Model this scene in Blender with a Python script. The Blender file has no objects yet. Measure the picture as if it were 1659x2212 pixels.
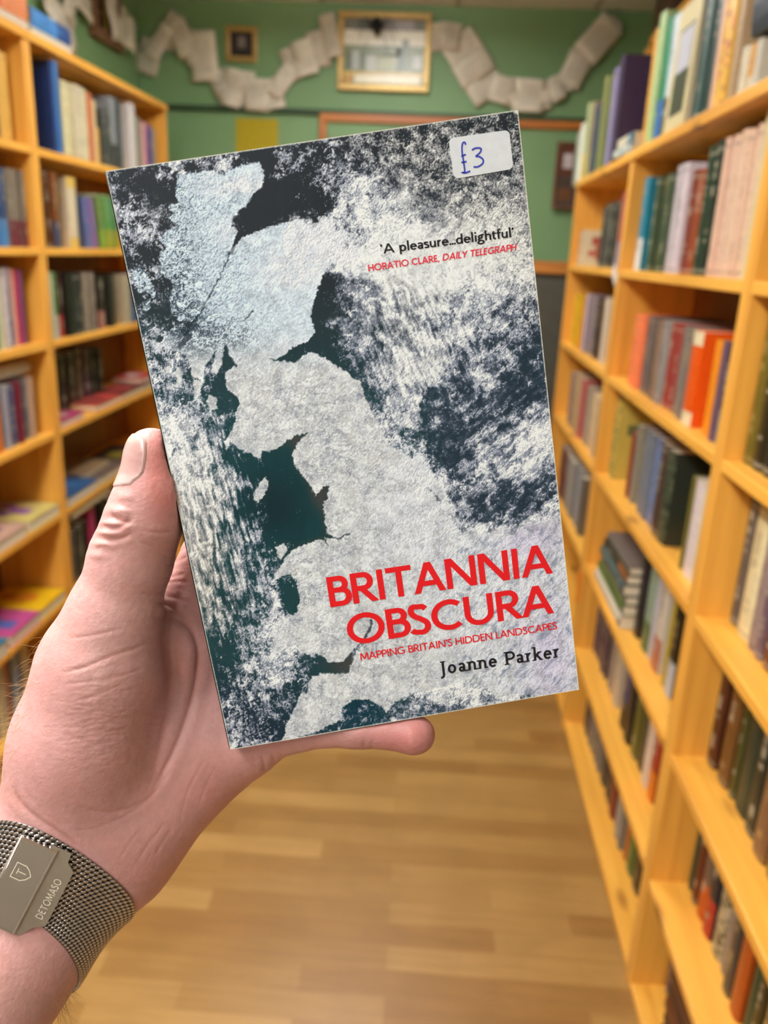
import bpy, bmesh, math, random
import numpy as np
from mathutils import Vector, Matrix
SC = bpy.context.scene
COL = SC.collection
random.seed(7)

# ------------------------------------------------------------------ camera, light, exposure
F_PX, PITCH, ROLL, YAW, EYE = 1750.0, 17.8, 2.5, 3.2, 1.5
W_PX, H_PX = 1659, 2212
_p, _r, _y = (math.radians(a) for a in (PITCH, ROLL, YAW))
CF = np.array([-math.sin(_y)*math.cos(_p), math.cos(_y)*math.cos(_p), -math.sin(_p)])
_rt = np.array([math.cos(_y), math.sin(_y), 0.0]); _up = np.cross(_rt, CF)
CR = _rt*math.cos(_r) + _up*math.sin(_r)
CU = _up*math.cos(_r) - _rt*math.sin(_r)
CP = np.array([0.0, 0.0, EYE])
cam = bpy.data.cameras.new('camera'); camo = bpy.data.objects.new('camera', cam); COL.objects.link(camo)
camo.matrix_world = Matrix(((CR[0], CU[0], -CF[0], CP[0]), (CR[1], CU[1], -CF[1], CP[1]), (CR[2], CU[2], -CF[2], CP[2]), (0, 0, 0, 1)))
cam.sensor_fit = 'VERTICAL'; cam.sensor_height = 24; cam.sensor_width = 18; cam.lens = 24*F_PX/H_PX
cam.clip_start = .02; cam.clip_end = 50
cam.dof.use_dof = True; cam.dof.focus_distance = .276; cam.dof.aperture_fstop = cam.lens/2.6
SC.camera = camo
SC.view_settings.view_transform = 'Standard'; SC.view_settings.look = 'None'
SC.view_settings.exposure = -0.06; SC.view_settings.gamma = 1; SC.view_settings.use_curve_mapping = False
wd = bpy.data.worlds.new('world'); SC.world = wd; wd.use_nodes = True
wd.node_tree.nodes['Background'].inputs[0].default_value = (1, .93, .84, 1); wd.node_tree.nodes['Background'].inputs[1].default_value = .05
def area(name, loc, sx, sy, power, color, rot=(0, 0, 0)):
    l = bpy.data.lights.new(name, 'AREA'); l.shape = 'RECTANGLE'; l.size = sx; l.size_y = sy; l.energy = power; l.color = color
    o = bpy.data.objects.new(name, l); o.location = loc; o.rotation_euler = rot; COL.objects.link(o); return o
WARM = (1.0, .985, .955)
# square panels of the suspended ceiling, above the aisle and behind the photographer
for i, (lx, ly, pw) in enumerate([(-.45, -2.2, 19), (-.65, -.75, 21), (-.70, .55, 42), (-.30, 2.75, 8)]):
    area('ceiling_panel_light', (lx, ly, 2.44), .30, 1.15, pw, WARM)
    area('ceiling_fill_light', (lx, ly, 2.45), .30, 1.15, pw*(.40 if ly < 2 else 4.0), WARM, (math.pi, 0, 0))      # added upward fill that brightens the ceiling, not a real fitting

# ------------------------------------------------------------------ helpers
def s2l(c):
    if isinstance(c, str): c = [int(c[i:i+2], 16)/255 for i in (0, 2, 4)]
    return tuple(x/12.92 if x <= .04045 else ((x+.055)/1.055)**2.4 for x in c[:3])
def P(px, py, d):
    """a point at distance d along the viewing axis, seen at pixel (px, py)"""
    return CP + d*(CF + CR*((px-W_PX/2)/F_PX) - CU*((py-H_PX/2)/F_PX))
def cam2world(a):
    a = np.asarray(a, float); return CP + a[..., 0:1]*CR - a[..., 1:2]*CU + a[..., 2:3]*CF
class MB:
    """collects shapes for one mesh"""
    def __init__(s): s.v, s.f, s.c = [], [], []
    def add(s, vs, fs, col=None):
        n = len(s.v); s.v += [tuple(map(float, v)) for v in vs]; s.f += [tuple(i+n for i in f) for f in fs]
        s.c += [col]*len(fs); return s
    def box(s, lo, hi, col=None, bev=0.0):
        (x0, y0, z0), (x1, y1, z1) = lo, hi
        if bev <= 0:
            vs = [(x0,y0,z0),(x1,y0,z0),(x1,y1,z0),(x0,y1,z0),(x0,y0,z1),(x1,y0,z1),(x1,y1,z1),(x0,y1,z1)]
            return s.add(vs, [(3,2,1,0),(4,5,6,7),(0,1,5,4),(1,2,6,5),(2,3,7,6),(3,0,4,7)], col)
        b = min(bev, abs(x1-x0)*.45, abs(y1-y0)*.45, abs(z1-z0)*.45)
        bm = bmesh.new(); bmesh.ops.create_cube(bm, size=1)
        for v in bm.verts: v.co = ((x0+x1)/2+v.co.x*(x1-x0), (y0+y1)/2+v.co.y*(y1-y0), (z0+z1)/2+v.co.z*(z1-z0))
        bmesh.ops.bevel(bm, geom=list(bm.edges), offset=b, segments=2, affect='EDGES', profile=.5)
        bm.verts.ensure_lookup_table(); bm.verts.index_update()
        s.add([v.co[:] for v in bm.verts], [tuple(v.index for v in f.verts) for f in bm.faces], col); bm.free(); return s
    def tube(s, pts, r, n=8, col=None, r2=None):
        pts = [np.asarray(p, float) for p in pts]; rings = []; m = len(pts)
        for i, p in enumerate(pts):
            t = pts[min(i+1, m-1)]-pts[max(i-1, 0)]; t = t/(np.linalg.norm(t)+1e-12)
            a = np.cross(t, (0, 0, 1) if abs(t[2]) < .9 else (1, 0, 0)); a /= np.linalg.norm(a); b = np.cross(t, a)
            rr = r if r2 is None else r+(r2-r)*i/(m-1)
            rings.append([p+rr*(math.cos(2*math.pi*k/n)*a+math.sin(2*math.pi*k/n)*b) for k in range(n)])
        vs = [q for R in rings for q in R]
        fs = [(i*n+k, i*n+(k+1) % n, (i+1)*n+(k+1) % n, (i+1)*n+k) for i in range(m-1) for k in range(n)]
        fs += [tuple(range(n))[::-1], tuple((m-1)*n+k for k in range(n))]
        return s.add(vs, fs, col)
    def build(s, name, m, parent=None, smooth=False, loc=None):
        me = bpy.data.meshes.new(name); me.from_pydata(s.v, [], s.f)
        if any(c is not None for c in s.c):
            at = me.color_attributes.new('Col', 'FLOAT_COLOR', 'CORNER'); buf = []
            for f, c in zip(s.f, s.c):
                c = c or (.5, .5, .5); buf += [c[0], c[1], c[2], 1.0]*len(f)
            at.data.foreach_set('color', buf)
        if smooth: me.polygons.foreach_set('use_smooth', [True]*len(me.polygons))
        me.materials.append(m); me.update()
        o = bpy.data.objects.new(name, me); COL.objects.link(o)
        if parent: o.parent = parent
        if loc is not None: o.location = loc
        return o
def empty(name, loc, rot=(0, 0, 0)):
    o = bpy.data.objects.new(name, None); o.empty_display_size = .05; o.location = loc; o.rotation_euler = rot; COL.objects.link(o); return o
def tag(o, label, cat, group=None):
    o['label'] = label; o['category'] = cat
    if group: o['group'] = group
    return o
def struct(o): o['kind'] = 'structure'; return o

# ------------------------------------------------------------------ materials
def new_mat(name):
    m = bpy.data.materials.new(name); m.use_nodes = True; nt = m.node_tree
    return m, nt, nt.nodes['Principled BSDF']
def nd(nt, t, **kw):
    n = nt.nodes.new(t)
    for k, v in kw.items():
        if k in n.inputs: n.inputs[k].default_value = v
        else: setattr(n, k, v)
    return n
def ramp(nt, src, stops):
    r = nt.nodes.new('ShaderNodeValToRGB'); e = r.color_ramp.elements
    while len(e) > 1: e.remove(e[-1])
    e[0].position, e[0].color = stops[0][0], (*stops[0][1], 1)
    for p_, c_ in stops[1:]: q = e.new(p_); q.color = (*c_, 1)
    nt.links.new(src, r.inputs[0]); return r.outputs[0]
def coords(nt, scale, rot=(0, 0, 0)):
    tc = nd(nt, 'ShaderNodeTexCoord'); mp = nd(nt, 'ShaderNodeMapping'); mp.inputs['Scale'].default_value = scale; mp.inputs['Rotation'].default_value = rot
    nt.links.new(tc.outputs['Object'], mp.inputs['Vector']); return mp.outputs[0]
def bump(nt, bs, h, strength, dist):
    b = nd(nt, 'ShaderNodeBump'); b.inputs['Strength'].default_value = strength; b.inputs['Distance'].default_value = dist
    nt.links.new(h, b.inputs['Height']); nt.links.new(b.outputs[0], bs.inputs['Normal'])
def plain(name, c, rough=.6, metal=0, var=.12, scale=30, spec=.5):
    m, nt, bs = new_mat(name); c = s2l(c) if isinstance(c, str) else c
    n = nd(nt, 'ShaderNodeTexNoise'); n.inputs['Scale'].default_value = scale; n.inputs['Detail'].default_value = 5
    nt.links.new(coords(nt, (1, 1, 1)), n.inputs['Vector'])
    nt.links.new(ramp(nt, n.outputs['Fac'], [(.25, tuple(x*(1-var) for x in c)), (.75, tuple(min(1, x*(1+var)) for x in c))]), bs.inputs['Base Color'])
    bs.inputs['Roughness'].default_value = rough; bs.inputs['Metallic'].default_value = metal; bs.inputs['Specular IOR Level'].default_value = spec
    return m
def wood(name, c1, c2, axis, rough=.42):
    m, nt, bs = new_mat(name); sc = [38, 38, 38]; sc[axis] = 1.6
    n = nd(nt, 'ShaderNodeTexNoise'); n.inputs['Scale'].default_value = 1; n.inputs['Detail'].default_value = 6; n.inputs['Distortion'].default_value = .6
    nt.links.new(coords(nt, sc), n.inputs['Vector'])
    col = ramp(nt, n.outputs['Fac'], [(.3, s2l(c2)), (.62, s2l(c1))])
    kn = nd(nt, 'ShaderNodeTexVoronoi'); kn.inputs['Scale'].default_value = 1; k2 = [9, 9, 9]; k2[axis] = 3.2
    nt.links.new(coords(nt, k2), kn.inputs['Vector'])
    kr = ramp(nt, kn.outputs['Distance'], [(.05, (.22, .09, .02)), (.16, (1, 1, 1))])
    mx = nd(nt, 'ShaderNodeMix', data_type='RGBA', blend_type='MULTIPLY'); mx.inputs['Factor'].default_value = .75
    nt.links.new(col, mx.inputs['A']); nt.links.new(kr, mx.inputs['B']); nt.links.new(mx.outputs['Result'], bs.inputs['Base Color'])
    bs.inputs['Roughness'].default_value = rough
    bump(nt, bs, n.outputs['Fac'], .12, .002); return m
def attr_mat(name, rough=.5, var=.10, scale=60, spec=.5, bumps=0):
    m, nt, bs = new_mat(name); a = nd(nt, 'ShaderNodeVertexColor'); a.layer_name = 'Col'
    n = nd(nt, 'ShaderNodeTexNoise'); n.inputs['Scale'].default_value = scale; n.inputs['Detail'].default_value = 4
    nt.links.new(coords(nt, (1, 1, 1)), n.inputs['Vector'])
    g = ramp(nt, n.outputs['Fac'], [(.25, (1-var,)*3), (.75, (1,)*3)])
    mx = nd(nt, 'ShaderNodeMix', data_type='RGBA', blend_type='MULTIPLY'); mx.inputs['Factor'].default_value = 1
    nt.links.new(a.outputs['Color'], mx.inputs['A']); nt.links.new(g, mx.inputs['B']); nt.links.new(mx.outputs['Result'], bs.inputs['Base Color'])
    bs.inputs['Roughness'].default_value = rough; bs.inputs['Specular IOR Level'].default_value = spec
    if bumps: bump(nt, bs, n.outputs['Fac'], bumps, .001)
    return m
WOOD_Z = wood('pine_upright', 'f0b24c', 'd8973a', 2); WOOD_Y = wood('pine_shelf', 'f4b64c', 'de9c38', 1); WOOD_X = wood('pine_trim', 'c9853a', 'a9622a', 0)
WOOD_B = wood('pine_back_shaded', '8f5a20', '704214', 2, .6)  # back boards toned darker, recess shade put into the colour
BOOK = attr_mat('book_cloth', .38, .14, 45); PAGES = plain('page_edges', 'd9ccb0', .8, 0, .10, 160)
PAPER = attr_mat('aged_paper', .8, .22, 14)
BOOK_ROWS = [
 ('A','top',1.787,0.02,[
  (3.535, 0.097, 0.2, 'b9bdb0', 't'), (3.466, 0.069, 0.22, 'd9dccb', 't'), (3.335, 0.086, 0.27, 'b8c493', 'b e2b53c'), (3.254, 0.082, 0.26, 'd58a55', 'b f0c530'),
  (3.186, 0.068, 0.25, '4a5560', 't'), (3.041, 0.062, 0.3, '8a8f5a', 't'), (2.974, 0.067, 0.29, '5d6b33', 'p'), (2.87, 0.087, 0.3, '8b82a8', 't'),
  (2.672, 0.184, 0.31, '3b2f4c', 'p'), (2.57, 0.062, 0.29, 'a3505a', 't')]),
 ('B','top',1.787,0.02,[
  (2.477, 0.058, 0.3, 'd99a3a', 'p'), (2.411, 0.066, 0.3, 'e0a545', 't'), (2.305, 0.085, 0.31, 'a9c48b', 'p'), (2.249, 0.047, 0.28, '1f8f66', 'b 2f6fc0'),
  (2.174, 0.071, 0.27, 'cfd9de', 'b 6a5a50'), (1.939, 0.052, 0.27, '24382f', 'p'), (1.9, 0.039, 0.29, '3d5a55', 't'), (1.85, 0.047, 0.3, '2b3f3c', 't'),
  (1.815, 0.03, 0.31, 'e3b9a0', 'p'), (1.742, 0.069, 0.31, 'eebd50', 'm d98f4a'), (1.711, 0.031, 0.31, 'b59a78', 'p'), (1.638, 0.038, 0.084, 'd9cfb4', 't'),
  (1.606, 0.032, 0.08, 'd8a257', 'b d9cfb4'), (1.58, 0.026, 0.082, 'c9c7b8', 't')]),
 ('A','first',1.48,0.035,[
  (2.962, 0.435, 0.13, 'd9cfae', 'm b05a4a'), (2.901, 0.043, 0.19, '3d3a36', 't'), (2.86, 0.042, 0.2, '57504a', 't'), (2.819, 0.04, 0.19, '3b3a3a', 't'),
  (2.78, 0.039, 0.2, '4c4a44', 't'), (2.742, 0.038, 0.19, '2f2e2c', 't'), (2.704, 0.037, 0.2, '5a5146', 't'), (2.633, 0.064, 0.22, 'a8434a', 'b 8d7f9e')]),
 ('B','first',1.48,0.03,[
  (2.221, 0.184, 0.236, '2484a0', 'b d7dcd8'), (2.073, 0.144, 0.228, '3a4632', 't'), (1.939, 0.129, 0.236, 'd3c7cd', 't'), (1.873, 0.062, 0.212, '7d2a24', 't'),
  (1.812, 0.058, 0.208, '9b3b16', 't'), (1.77, 0.039, 0.245, '2c4030', 't'), (1.721, 0.046, 0.25, '1d2a22', 't'), (1.689, 0.029, 0.25, 'ddb9a2', 't'),
  (1.661, 0.028, 0.252, 'e0bfa8', 't'), (1.634, 0.027, 0.25, 'deb99f', 't'), (1.605, 0.029, 0.253, 'e2c2a8', 't'), (1.577, 0.028, 0.25, 'dfbca2', 't'),
  (1.55, 0.027, 0.255, 'e0c0a4', 't'), (1.52, 0.028, 0.272, 'd8c89e', 'p')]),
 ('C','first',1.48,0.03,[
  (1.422, 0.02, 0.24, '2b2a26', 't'), (1.399, 0.024, 0.25, '3c3a3a', 'p')]),
 ('A','second',1.185,0.035,[
  (3.194, 0.217, 0.19, 'e6b322', 't'), (3.117, 0.077, 0.18, 'd8883d', 't'), (3.054, 0.053, 0.2, 'cbb7c0', 'p'), (2.944, 0.11, 0.2, '8d7b83', 't'),
  (2.86, 0.075, 0.2, '332b37', 't'), (2.771, 0.088, 0.2, '56342a', 't'), (2.587, 0.175, 0.205, 'd6c4ae', 'p')]),
 ('B','second',1.185,0.03,[
  (2.154, 0.135, 0.187, 'e9744a', 't'), (2.077, 0.066, 0.19, '6a5a58', 't'), (2.024, 0.053, 0.19, '5a4c49', 'p'), (1.983, 0.041, 0.188, '94705c', 't'),
  (1.922, 0.061, 0.19, '958c88', 't'), (1.836, 0.085, 0.19, '8e3530', 't'), (1.776, 0.056, 0.19, '837a74', 't'), (1.733, 0.043, 0.19, '7b6d67', 't'),
  (1.622, 0.108, 0.19, 'e8570a', 'w e6d6b0'), (1.566, 0.053, 0.182, 'f09010', 'p'), (1.529, 0.028, 0.185, '6c5263', 'p'), (1.5, 0.03, 0.185, '262a38', 'b 8d8d80')]),
 ('C','second',1.185,0.04,[
  (1.363, 0.04, 0.26, '6e6224', 't'), (1.321, 0.042, 0.25, '2a2718', 't'), (1.281, 0.039, 0.26, '1f1f1c', 't'), (1.24, 0.041, 0.25, '4a3a24', 'p')]),
 ('A','third',0.892,0.03,[
  (3.095, 0.135, 0.2, '9a7a74', 't'), (2.949, 0.147, 0.21, 'b89a72', 't'), (2.855, 0.094, 0.21, 'bd5f5c', 'p'), (2.776, 0.079, 0.2, '9a8878', 't'),
  (2.621, 0.155, 0.19, 'cbae88', 't'), (2.538, 0.084, 0.19, 'a98e78', 'p')]),
 ('B','third',0.892,0.045,[
  (2.283, 0.226, 0.235, 'cdb556', 'm 6d7a4a'), (2.245, 0.032, 0.18, '8a3328', 'p'), (2.149, 0.09, 0.21, '8d8676', 't'), (2.05, 0.094, 0.22, '7f8494', 't'),
  (1.988, 0.062, 0.215, '6f7fae', 't'), (1.935, 0.054, 0.215, '4a3530', 't'), (1.749, 0.181, 0.215, '2c3229', 'm 59604a'), (1.721, 0.023, 0.2, '6a6228', 'p'),
  (1.659, 0.059, 0.2, 'd9cbc8', 'p'), (1.63, 0.025, 0.2, 'd9c8a0', 'p'), (1.606, 0.021, 0.205, '8aa3a8', 'p'), (1.586, 0.02, 0.205, 'a04a58', 'p')]),
 ('C','third',0.892,0.06,[
  (1.442, 0.044, 0.235, '5a5450', 't'), (1.383, 0.057, 0.23, 'e0d2a4', 't'), (1.346, 0.034, 0.23, '94807a', 't'), (1.316, 0.03, 0.22, '6a5360', 't'),
  (1.275, 0.038, 0.215, '6e3016', 't'), (1.215, 0.056, 0.225, '545a4c', 't'), (1.158, 0.055, 0.23, '3b4440', 't')]),
 ('B','fourth',0.598,0.055,[
  (1.887, 0.052, 0.25, '221d24', 'p'), (1.804, 0.062, 0.225, '8ea08a', 'b 55683c'), (1.781, 0.023, 0.23, 'b8b4be', 'p'), (1.677, 0.095, 0.235, 'c9bfae', 'b b06a52'),
  (1.653, 0.02, 0.22, 'b29a30', 'p'), (1.595, 0.054, 0.235, '1d1712', 'b b0b4b8')]),
 ('A','fourth',0.598,0.03,[
  (3.031, 0.185, 0.2, '6d302e', 't'), (2.887, 0.143, 0.2, '9a918a', 't'), (2.735, 0.152, 0.21, '8d8a8c', 't'), (2.616, 0.119, 0.2, '6e6256', 'p')]),
 ('C','fourth',0.598,0.07,[
  (1.502, 0.044, 0.235, '4b2418', 't'), (1.444, 0.048, 0.22, '6e4a24', 't'), (1.414, 0.027, 0.2, '3f421c', 't'), (1.354, 0.057, 0.21, '24352a', 'p'),
  (1.306, 0.048, 0.215, '12231e', 't'), (1.25, 0.05, 0.21, '7a5438', 't'), (1.203, 0.042, 0.205, '93701a', 't'), (1.177, 0.024, 0.2, '4c5a14', 'p'),
  (1.13, 0.044, 0.2, '6a4c24', 't'), (1.098, 0.03, 0.21, '3b2712', 'p'), (1.051, 0.045, 0.2, '6e5426', 't'), (1.007, 0.042, 0.22, '3a2d14', 't')]),
 ('B','fifth',0.308,0.062,[
  (2.597, 0.07, 0.2, '4a3b4a', 't'), (2.53, 0.067, 0.2, '3b2f45', 't'), (2.458, 0.073, 0.2, '51414c', 't'), (2.372, 0.068, 0.2, '8d7f76', 't'),
  (2.245, 0.119, 0.235, 'c2b196', 'p'), (2.179, 0.059, 0.225, '3a3f6e', 'b 191410'), (2.116, 0.056, 0.22, '211a1c', 'p'), (2.049, 0.06, 0.21, '5c5a20', 't'),
  (1.992, 0.057, 0.2, '3c3a2a', 'p'), (1.932, 0.054, 0.22, 'd8c4b2', 'p'), (1.881, 0.051, 0.22, 'a83420', 'b e07a10'), (1.816, 0.054, 0.21, '9c8f86', 't'),
  (1.764, 0.046, 0.23, '15120a', 'p'), (1.687, 0.072, 0.235, 'cfc4bb', 'p')]),
 ('C','fifth',0.298,0.075,[
  (1.59, 0.025, 0.235, '1f3d30', 'p'), (1.553, 0.032, 0.22, '5c2118', 't'), (1.51, 0.039, 0.23, '6d5a4c', 'b c2551a'), (1.466, 0.041, 0.235, '22242e', 'b b0281f'),
  (1.416, 0.046, 0.225, 'b5a585', 'm 4a4a30'), (1.38, 0.034, 0.22, '857772', 't'), (1.341, 0.035, 0.22, '3f3834', 't'), (1.295, 0.04, 0.225, 'b04f14', 'p'),
  (1.266, 0.026, 0.22, '24402a', 'p'), (1.235, 0.028, 0.2, '3a3014', 't'), (1.208, 0.024, 0.2, '7d6434', 'm c0a060'), (1.159, 0.046, 0.22, '6a2f20', 't'),
  (1.112, 0.041, 0.22, 'b5ab94', 't'), (1.067, 0.041, 0.22, '86641a', 'p'), (1.014, 0.049, 0.2, '35332c', 't'), (0.955, 0.057, 0.2, '40484a', 't')]),
 ('B','bottom',0.032,0.062,[
  (2.346, 0.093, 0.21, '3a3238', 't'), (2.25, 0.087, 0.21, '8a8078', 't'), (2.16, 0.081, 0.22, '6b6a66', 't'), (2.077, 0.076, 0.23, '30333a', 'p'),
  (2.005, 0.064, 0.22, '45302c', 't'), (1.944, 0.054, 0.22, '7d2b26', 'p'), (1.898, 0.039, 0.2, '8d8a84', 't'), (1.861, 0.038, 0.2, 'a09a90', 't'),
  (1.824, 0.036, 0.2, '77766e', 't'), (1.783, 0.035, 0.2, 'b0662c', 'p'), (1.727, 0.05, 0.21, '4d6a2c', 't'), (1.664, 0.058, 0.2, '2b2014', 't')]),
 ('C','bottom',0.0255,0.078,[
  (1.636, 0.04, 0.22, '54485c', 't'), (1.598, 0.033, 0.22, '6a5a6e', 't'), (1.561, 0.032, 0.22, '3c2a34', 't')]),
 ('L','first',1.748,0.02,[
  (2.522, 0.026, 0.2, 'a07a44', 'm 5a4a40'), (2.682, 0.036, 0.262, '3a6ca6', 'p'), (2.728, 0.082, 0.222, 'd8cfa0', 't'), (2.81, 0.061, 0.222, 'cfc3a4', 't'),
  (2.871, 0.053, 0.222, 'd6cda6', 't'), (2.924, 0.039, 0.215, 'c9744c', 't'), (2.962, 0.024, 0.2, 'd4c090', 'p'), (2.986, 0.045, 0.12, 'd09a35', 't'),
  (3.039, 0.085, 0.19, '3b3f3e', 't'), (3.128, 0.063, 0.24, '8a8d90', 'b 3f3c3e'), (3.191, 0.042, 0.24, '3d4a50', 'p'), (3.251, 0.138, 0.25, 'dcd6d2', 'p'),
  (3.395, 0.037, 0.21, '8d8d78', 'p'), (3.442, 0.032, 0.2, 'd3a9a4', 'p'), (3.474, 0.038, 0.2, 'b0467a', 'p'), (3.512, 0.062, 0.2, '3f5490', 't'),
  (3.574, 0.041, 0.19, 'b89a7a', 'p')]),
 ('L','second',1.468,0.03,[
  (2.582, 0.038, 0.23, '5a3016', 't'), (2.624, 0.046, 0.225, '7a4520', 'b 3f4a66'), (2.68, 0.123, 0.22, 'd8c8a8', 'w dcb95a')]),
 ('L','third',1.19,0.02,[
  (2.532, 0.032, 0.205, 'b8c0a8', 't'), (2.565, 0.033, 0.205, '4d7a34', 'b c4bcae'), (2.601, 0.031, 0.205, '3b1a18', 'b a02a24'), (2.632, 0.078, 0.2, '1a1512', 'p'),
  (2.709, 0.078, 0.2, '2c2c2e', 't'), (2.788, 0.091, 0.2, '8d7f70', 't'), (2.89, 0.076, 0.185, '2a1616', 'b a0645a'), (2.97, 0.102, 0.185, '211a18', 'p'),
  (3.091, 0.131, 0.185, 'b0a488', 'p'), (3.227, 0.077, 0.19, '33386e', 'b 2f5a94'), (3.31, 0.065, 0.18, 'a87464', 't')]),
 ('L','fourth',0.908,0.11,[
  (2.747, 0.056, 0.21, '2a1c20', 't'), (2.806, 0.062, 0.21, '302018', 't'), (2.876, 0.065, 0.215, '5a4230', 't'), (2.949, 0.068, 0.21, '4a2c3c', 't'),
  (3.03, 0.085, 0.2, '1f1a14', 't')]),
 ('L','sixth',0.335,0.03,[
  (2.572, 0.042, 0.2, '5a5450', 't'), (2.618, 0.044, 0.2, '3a3a30', 't'), (2.666, 0.045, 0.2, '171410', 'p'), (2.715, 0.077, 0.235, 'a8325c', 'p'),
  (2.796, 0.094, 0.24, '1d1712', 'p'), (2.895, 0.1, 0.22, '2b2a30', 't')]),
 ('N','first',1.748,0.03,[
  (2.315, 0.029, 0.22, '33322e', 't'), (2.346, 0.025, 0.225, 'd8a548', 't'), (2.371, 0.028, 0.228, 'deb055', 'p'), (2.399, 0.028, 0.225, 'd9a94c', 't')]),
 ('N','second',1.468,0.035,[
  (2.273, 0.037, 0.21, '1f2638', 't'), (2.31, 0.028, 0.215, '2b3c66', 'b 3f78b0'), (2.338, 0.029, 0.21, '3a4f78', 'b 4a84ba'), (2.366, 0.024, 0.21, '7d7466', 'b 6d2436'),
  (2.39, 0.024, 0.21, '857a6a', 'b 702538'), (2.415, 0.025, 0.21, '7d7466', 'b 6a2234'), (2.439, 0.028, 0.21, '756c60', 'b 702436')]),
 ('N','third',1.19,0.035,[
  (2.217, 0.035, 0.22, '4a8a8c', 't'), (2.252, 0.026, 0.225, 'c4c69a', 'p'), (2.278, 0.031, 0.22, 'c2b8b4', 't'), (2.309, 0.032, 0.225, '8d8a9e', 'b 5a6a9a'),
  (2.342, 0.022, 0.22, 'd8a08a', 'p'), (2.364, 0.028, 0.215, 'b5325c', 'p'), (2.392, 0.026, 0.215, '6e3f6a', 'p')]),
 ('N','fourth',0.908,0.03,[
  (2.161, 0.036, 0.19, 'd8762c', 't'), (2.197, 0.023, 0.18, '6e6e8a', 't'), (2.221, 0.024, 0.18, '9a9aa2', 'p'), (2.245, 0.046, 0.18, '4f4a70', 't'),
  (2.294, 0.025, 0.185, '7a2030', 'p'), (2.319, 0.029, 0.185, '34304e', 't'), (2.348, 0.023, 0.185, '6a6a72', 't'), (2.371, 0.03, 0.185, 'b8967a', 'p')]),
 ('N','bottom',0.05,0.04,[
  (2.003, 0.037, 0.24, '3a4a78', 't'), (2.043, 0.025, 0.24, 'c9b98c', 't'), (2.068, 0.028, 0.24, 'b9ad96', 't'), (2.096, 0.031, 0.24, 'a05a34', 't'),
  (2.13, 0.035, 0.24, '8a9298', 'b c8bca0'), (2.168, 0.027, 0.23, '40588a', 'p'), (2.201, 0.047, 0.22, 'c4b088', 't')]),
]
# ------------------------------------------------------------------ the room
XL, XR, YB, YF, ZC = -1.45, .97, 4.10, -3.3, 2.545
def wall_mat(name, c, c2):
    m, nt, bs = new_mat(name); n = nd(nt, 'ShaderNodeTexNoise'); n.inputs['Scale'].default_value = 3; n.inputs['Detail'].default_value = 6
    nt.links.new(coords(nt, (1, 1, 1)), n.inputs['Vector'])
    nt.links.new(ramp(nt, n.outputs['Fac'], [(.3, s2l(c2)), (.7, s2l(c))]), bs.inputs['Base Color']); bs.inputs['Roughness'].default_value = .55
    n2 = nd(nt, 'ShaderNodeTexNoise'); n2.inputs['Scale'].default_value = 180; nt.links.new(coords(nt, (1, 1, 1)), n2.inputs['Vector'])
    bump(nt, bs, n2.outputs['Fac'], .15, .002); return m
GREEN = wall_mat('green_paint', '80a674', '779c6c'); NEUTRAL = wall_mat('neutral_bounce_paint', 'aaa59c', 'a29d94')  # unseen near walls get an invented neutral tone, keeping green bounce off
def floor_mat():
    m, nt, bs = new_mat('oak_strip_laminate')
    v = coords(nt, (1, 1, 1), (0, 0, math.radians(-1.2)))
    br = nd(nt, 'ShaderNodeTexBrick'); br.offset = .43; br.offset_frequency = 2; br.squash = 1
    br.inputs['Color1'].default_value = (0, 0, 0, 1); br.inputs['Color2'].default_value = (1, 1, 1, 1); br.inputs['Mortar'].default_value = (.15, .15, .15, 1)
    br.inputs['Scale'].default_value = 1; br.inputs['Mortar Size'].default_value = .0007; br.inputs['Brick Width'].default_value = .43; br.inputs['Row Height'].default_value = .066
    br.inputs['Bias'].default_value = 0; nt.links.new(v, br.inputs['Vector'])
    n = nd(nt, 'ShaderNodeTexNoise'); n.inputs['Scale'].default_value = 1; n.inputs['Detail'].default_value = 6; n.inputs['Distortion'].default_value = .8
    nt.links.new(coords(nt, (4, 70, 1)), n.inputs['Vector'])
    n3 = nd(nt, 'ShaderNodeTexNoise'); n3.inputs['Scale'].default_value = 9; n3.inputs['Detail'].default_value = 3; nt.links.new(v, n3.inputs['Vector'])
    tone = ramp(nt, br.outputs['Color'], [(0, s2l('936a34')), (.35, s2l('9b733b')), (.7, s2l('a57e45')), (1, s2l('b0894e'))])
    grain = ramp(nt, n.outputs['Fac'], [(.3, (.80, .77, .72)), (.6, (1, 1, 1))])
    mott = ramp(nt, n3.outputs['Fac'], [(.3, (.88, .87, .84)), (.62, (1, 1, 1))])
    m1 = nd(nt, 'ShaderNodeMix', data_type='RGBA', blend_type='MULTIPLY'); m1.inputs['Factor'].default_value = .8
    nt.links.new(tone, m1.inputs['A']); nt.links.new(grain, m1.inputs['B'])
    m2 = nd(nt, 'ShaderNodeMix', data_type='RGBA', blend_type='MULTIPLY'); m2.inputs['Factor'].default_value = .8
    nt.links.new(m1.outputs['Result'], m2.inputs['A']); nt.links.new(mott, m2.inputs['B']); nt.links.new(m2.outputs['Result'], bs.inputs['Base Color'])
    bs.inputs['Roughness'].default_value = .38; bump(nt, bs, n.outputs['Fac'], .05, .001); return m
struct(MB().box((XL-.1, YF-.1, -.1), (XR+.1, YB+.1, 0)).build('floor', floor_mat()))
struct(MB().box((XL-.1, YB, 0), (XR+.1, YB+.1, ZC)).build('wall_back', GREEN))
struct(MB().box((XL-.1, 1.2, 0), (XL, YB, ZC)).build('wall_left', GREEN)); struct(MB().box((XL-.1, YF, 0), (XL, 1.2, ZC)).build('wall_left', NEUTRAL))
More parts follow.
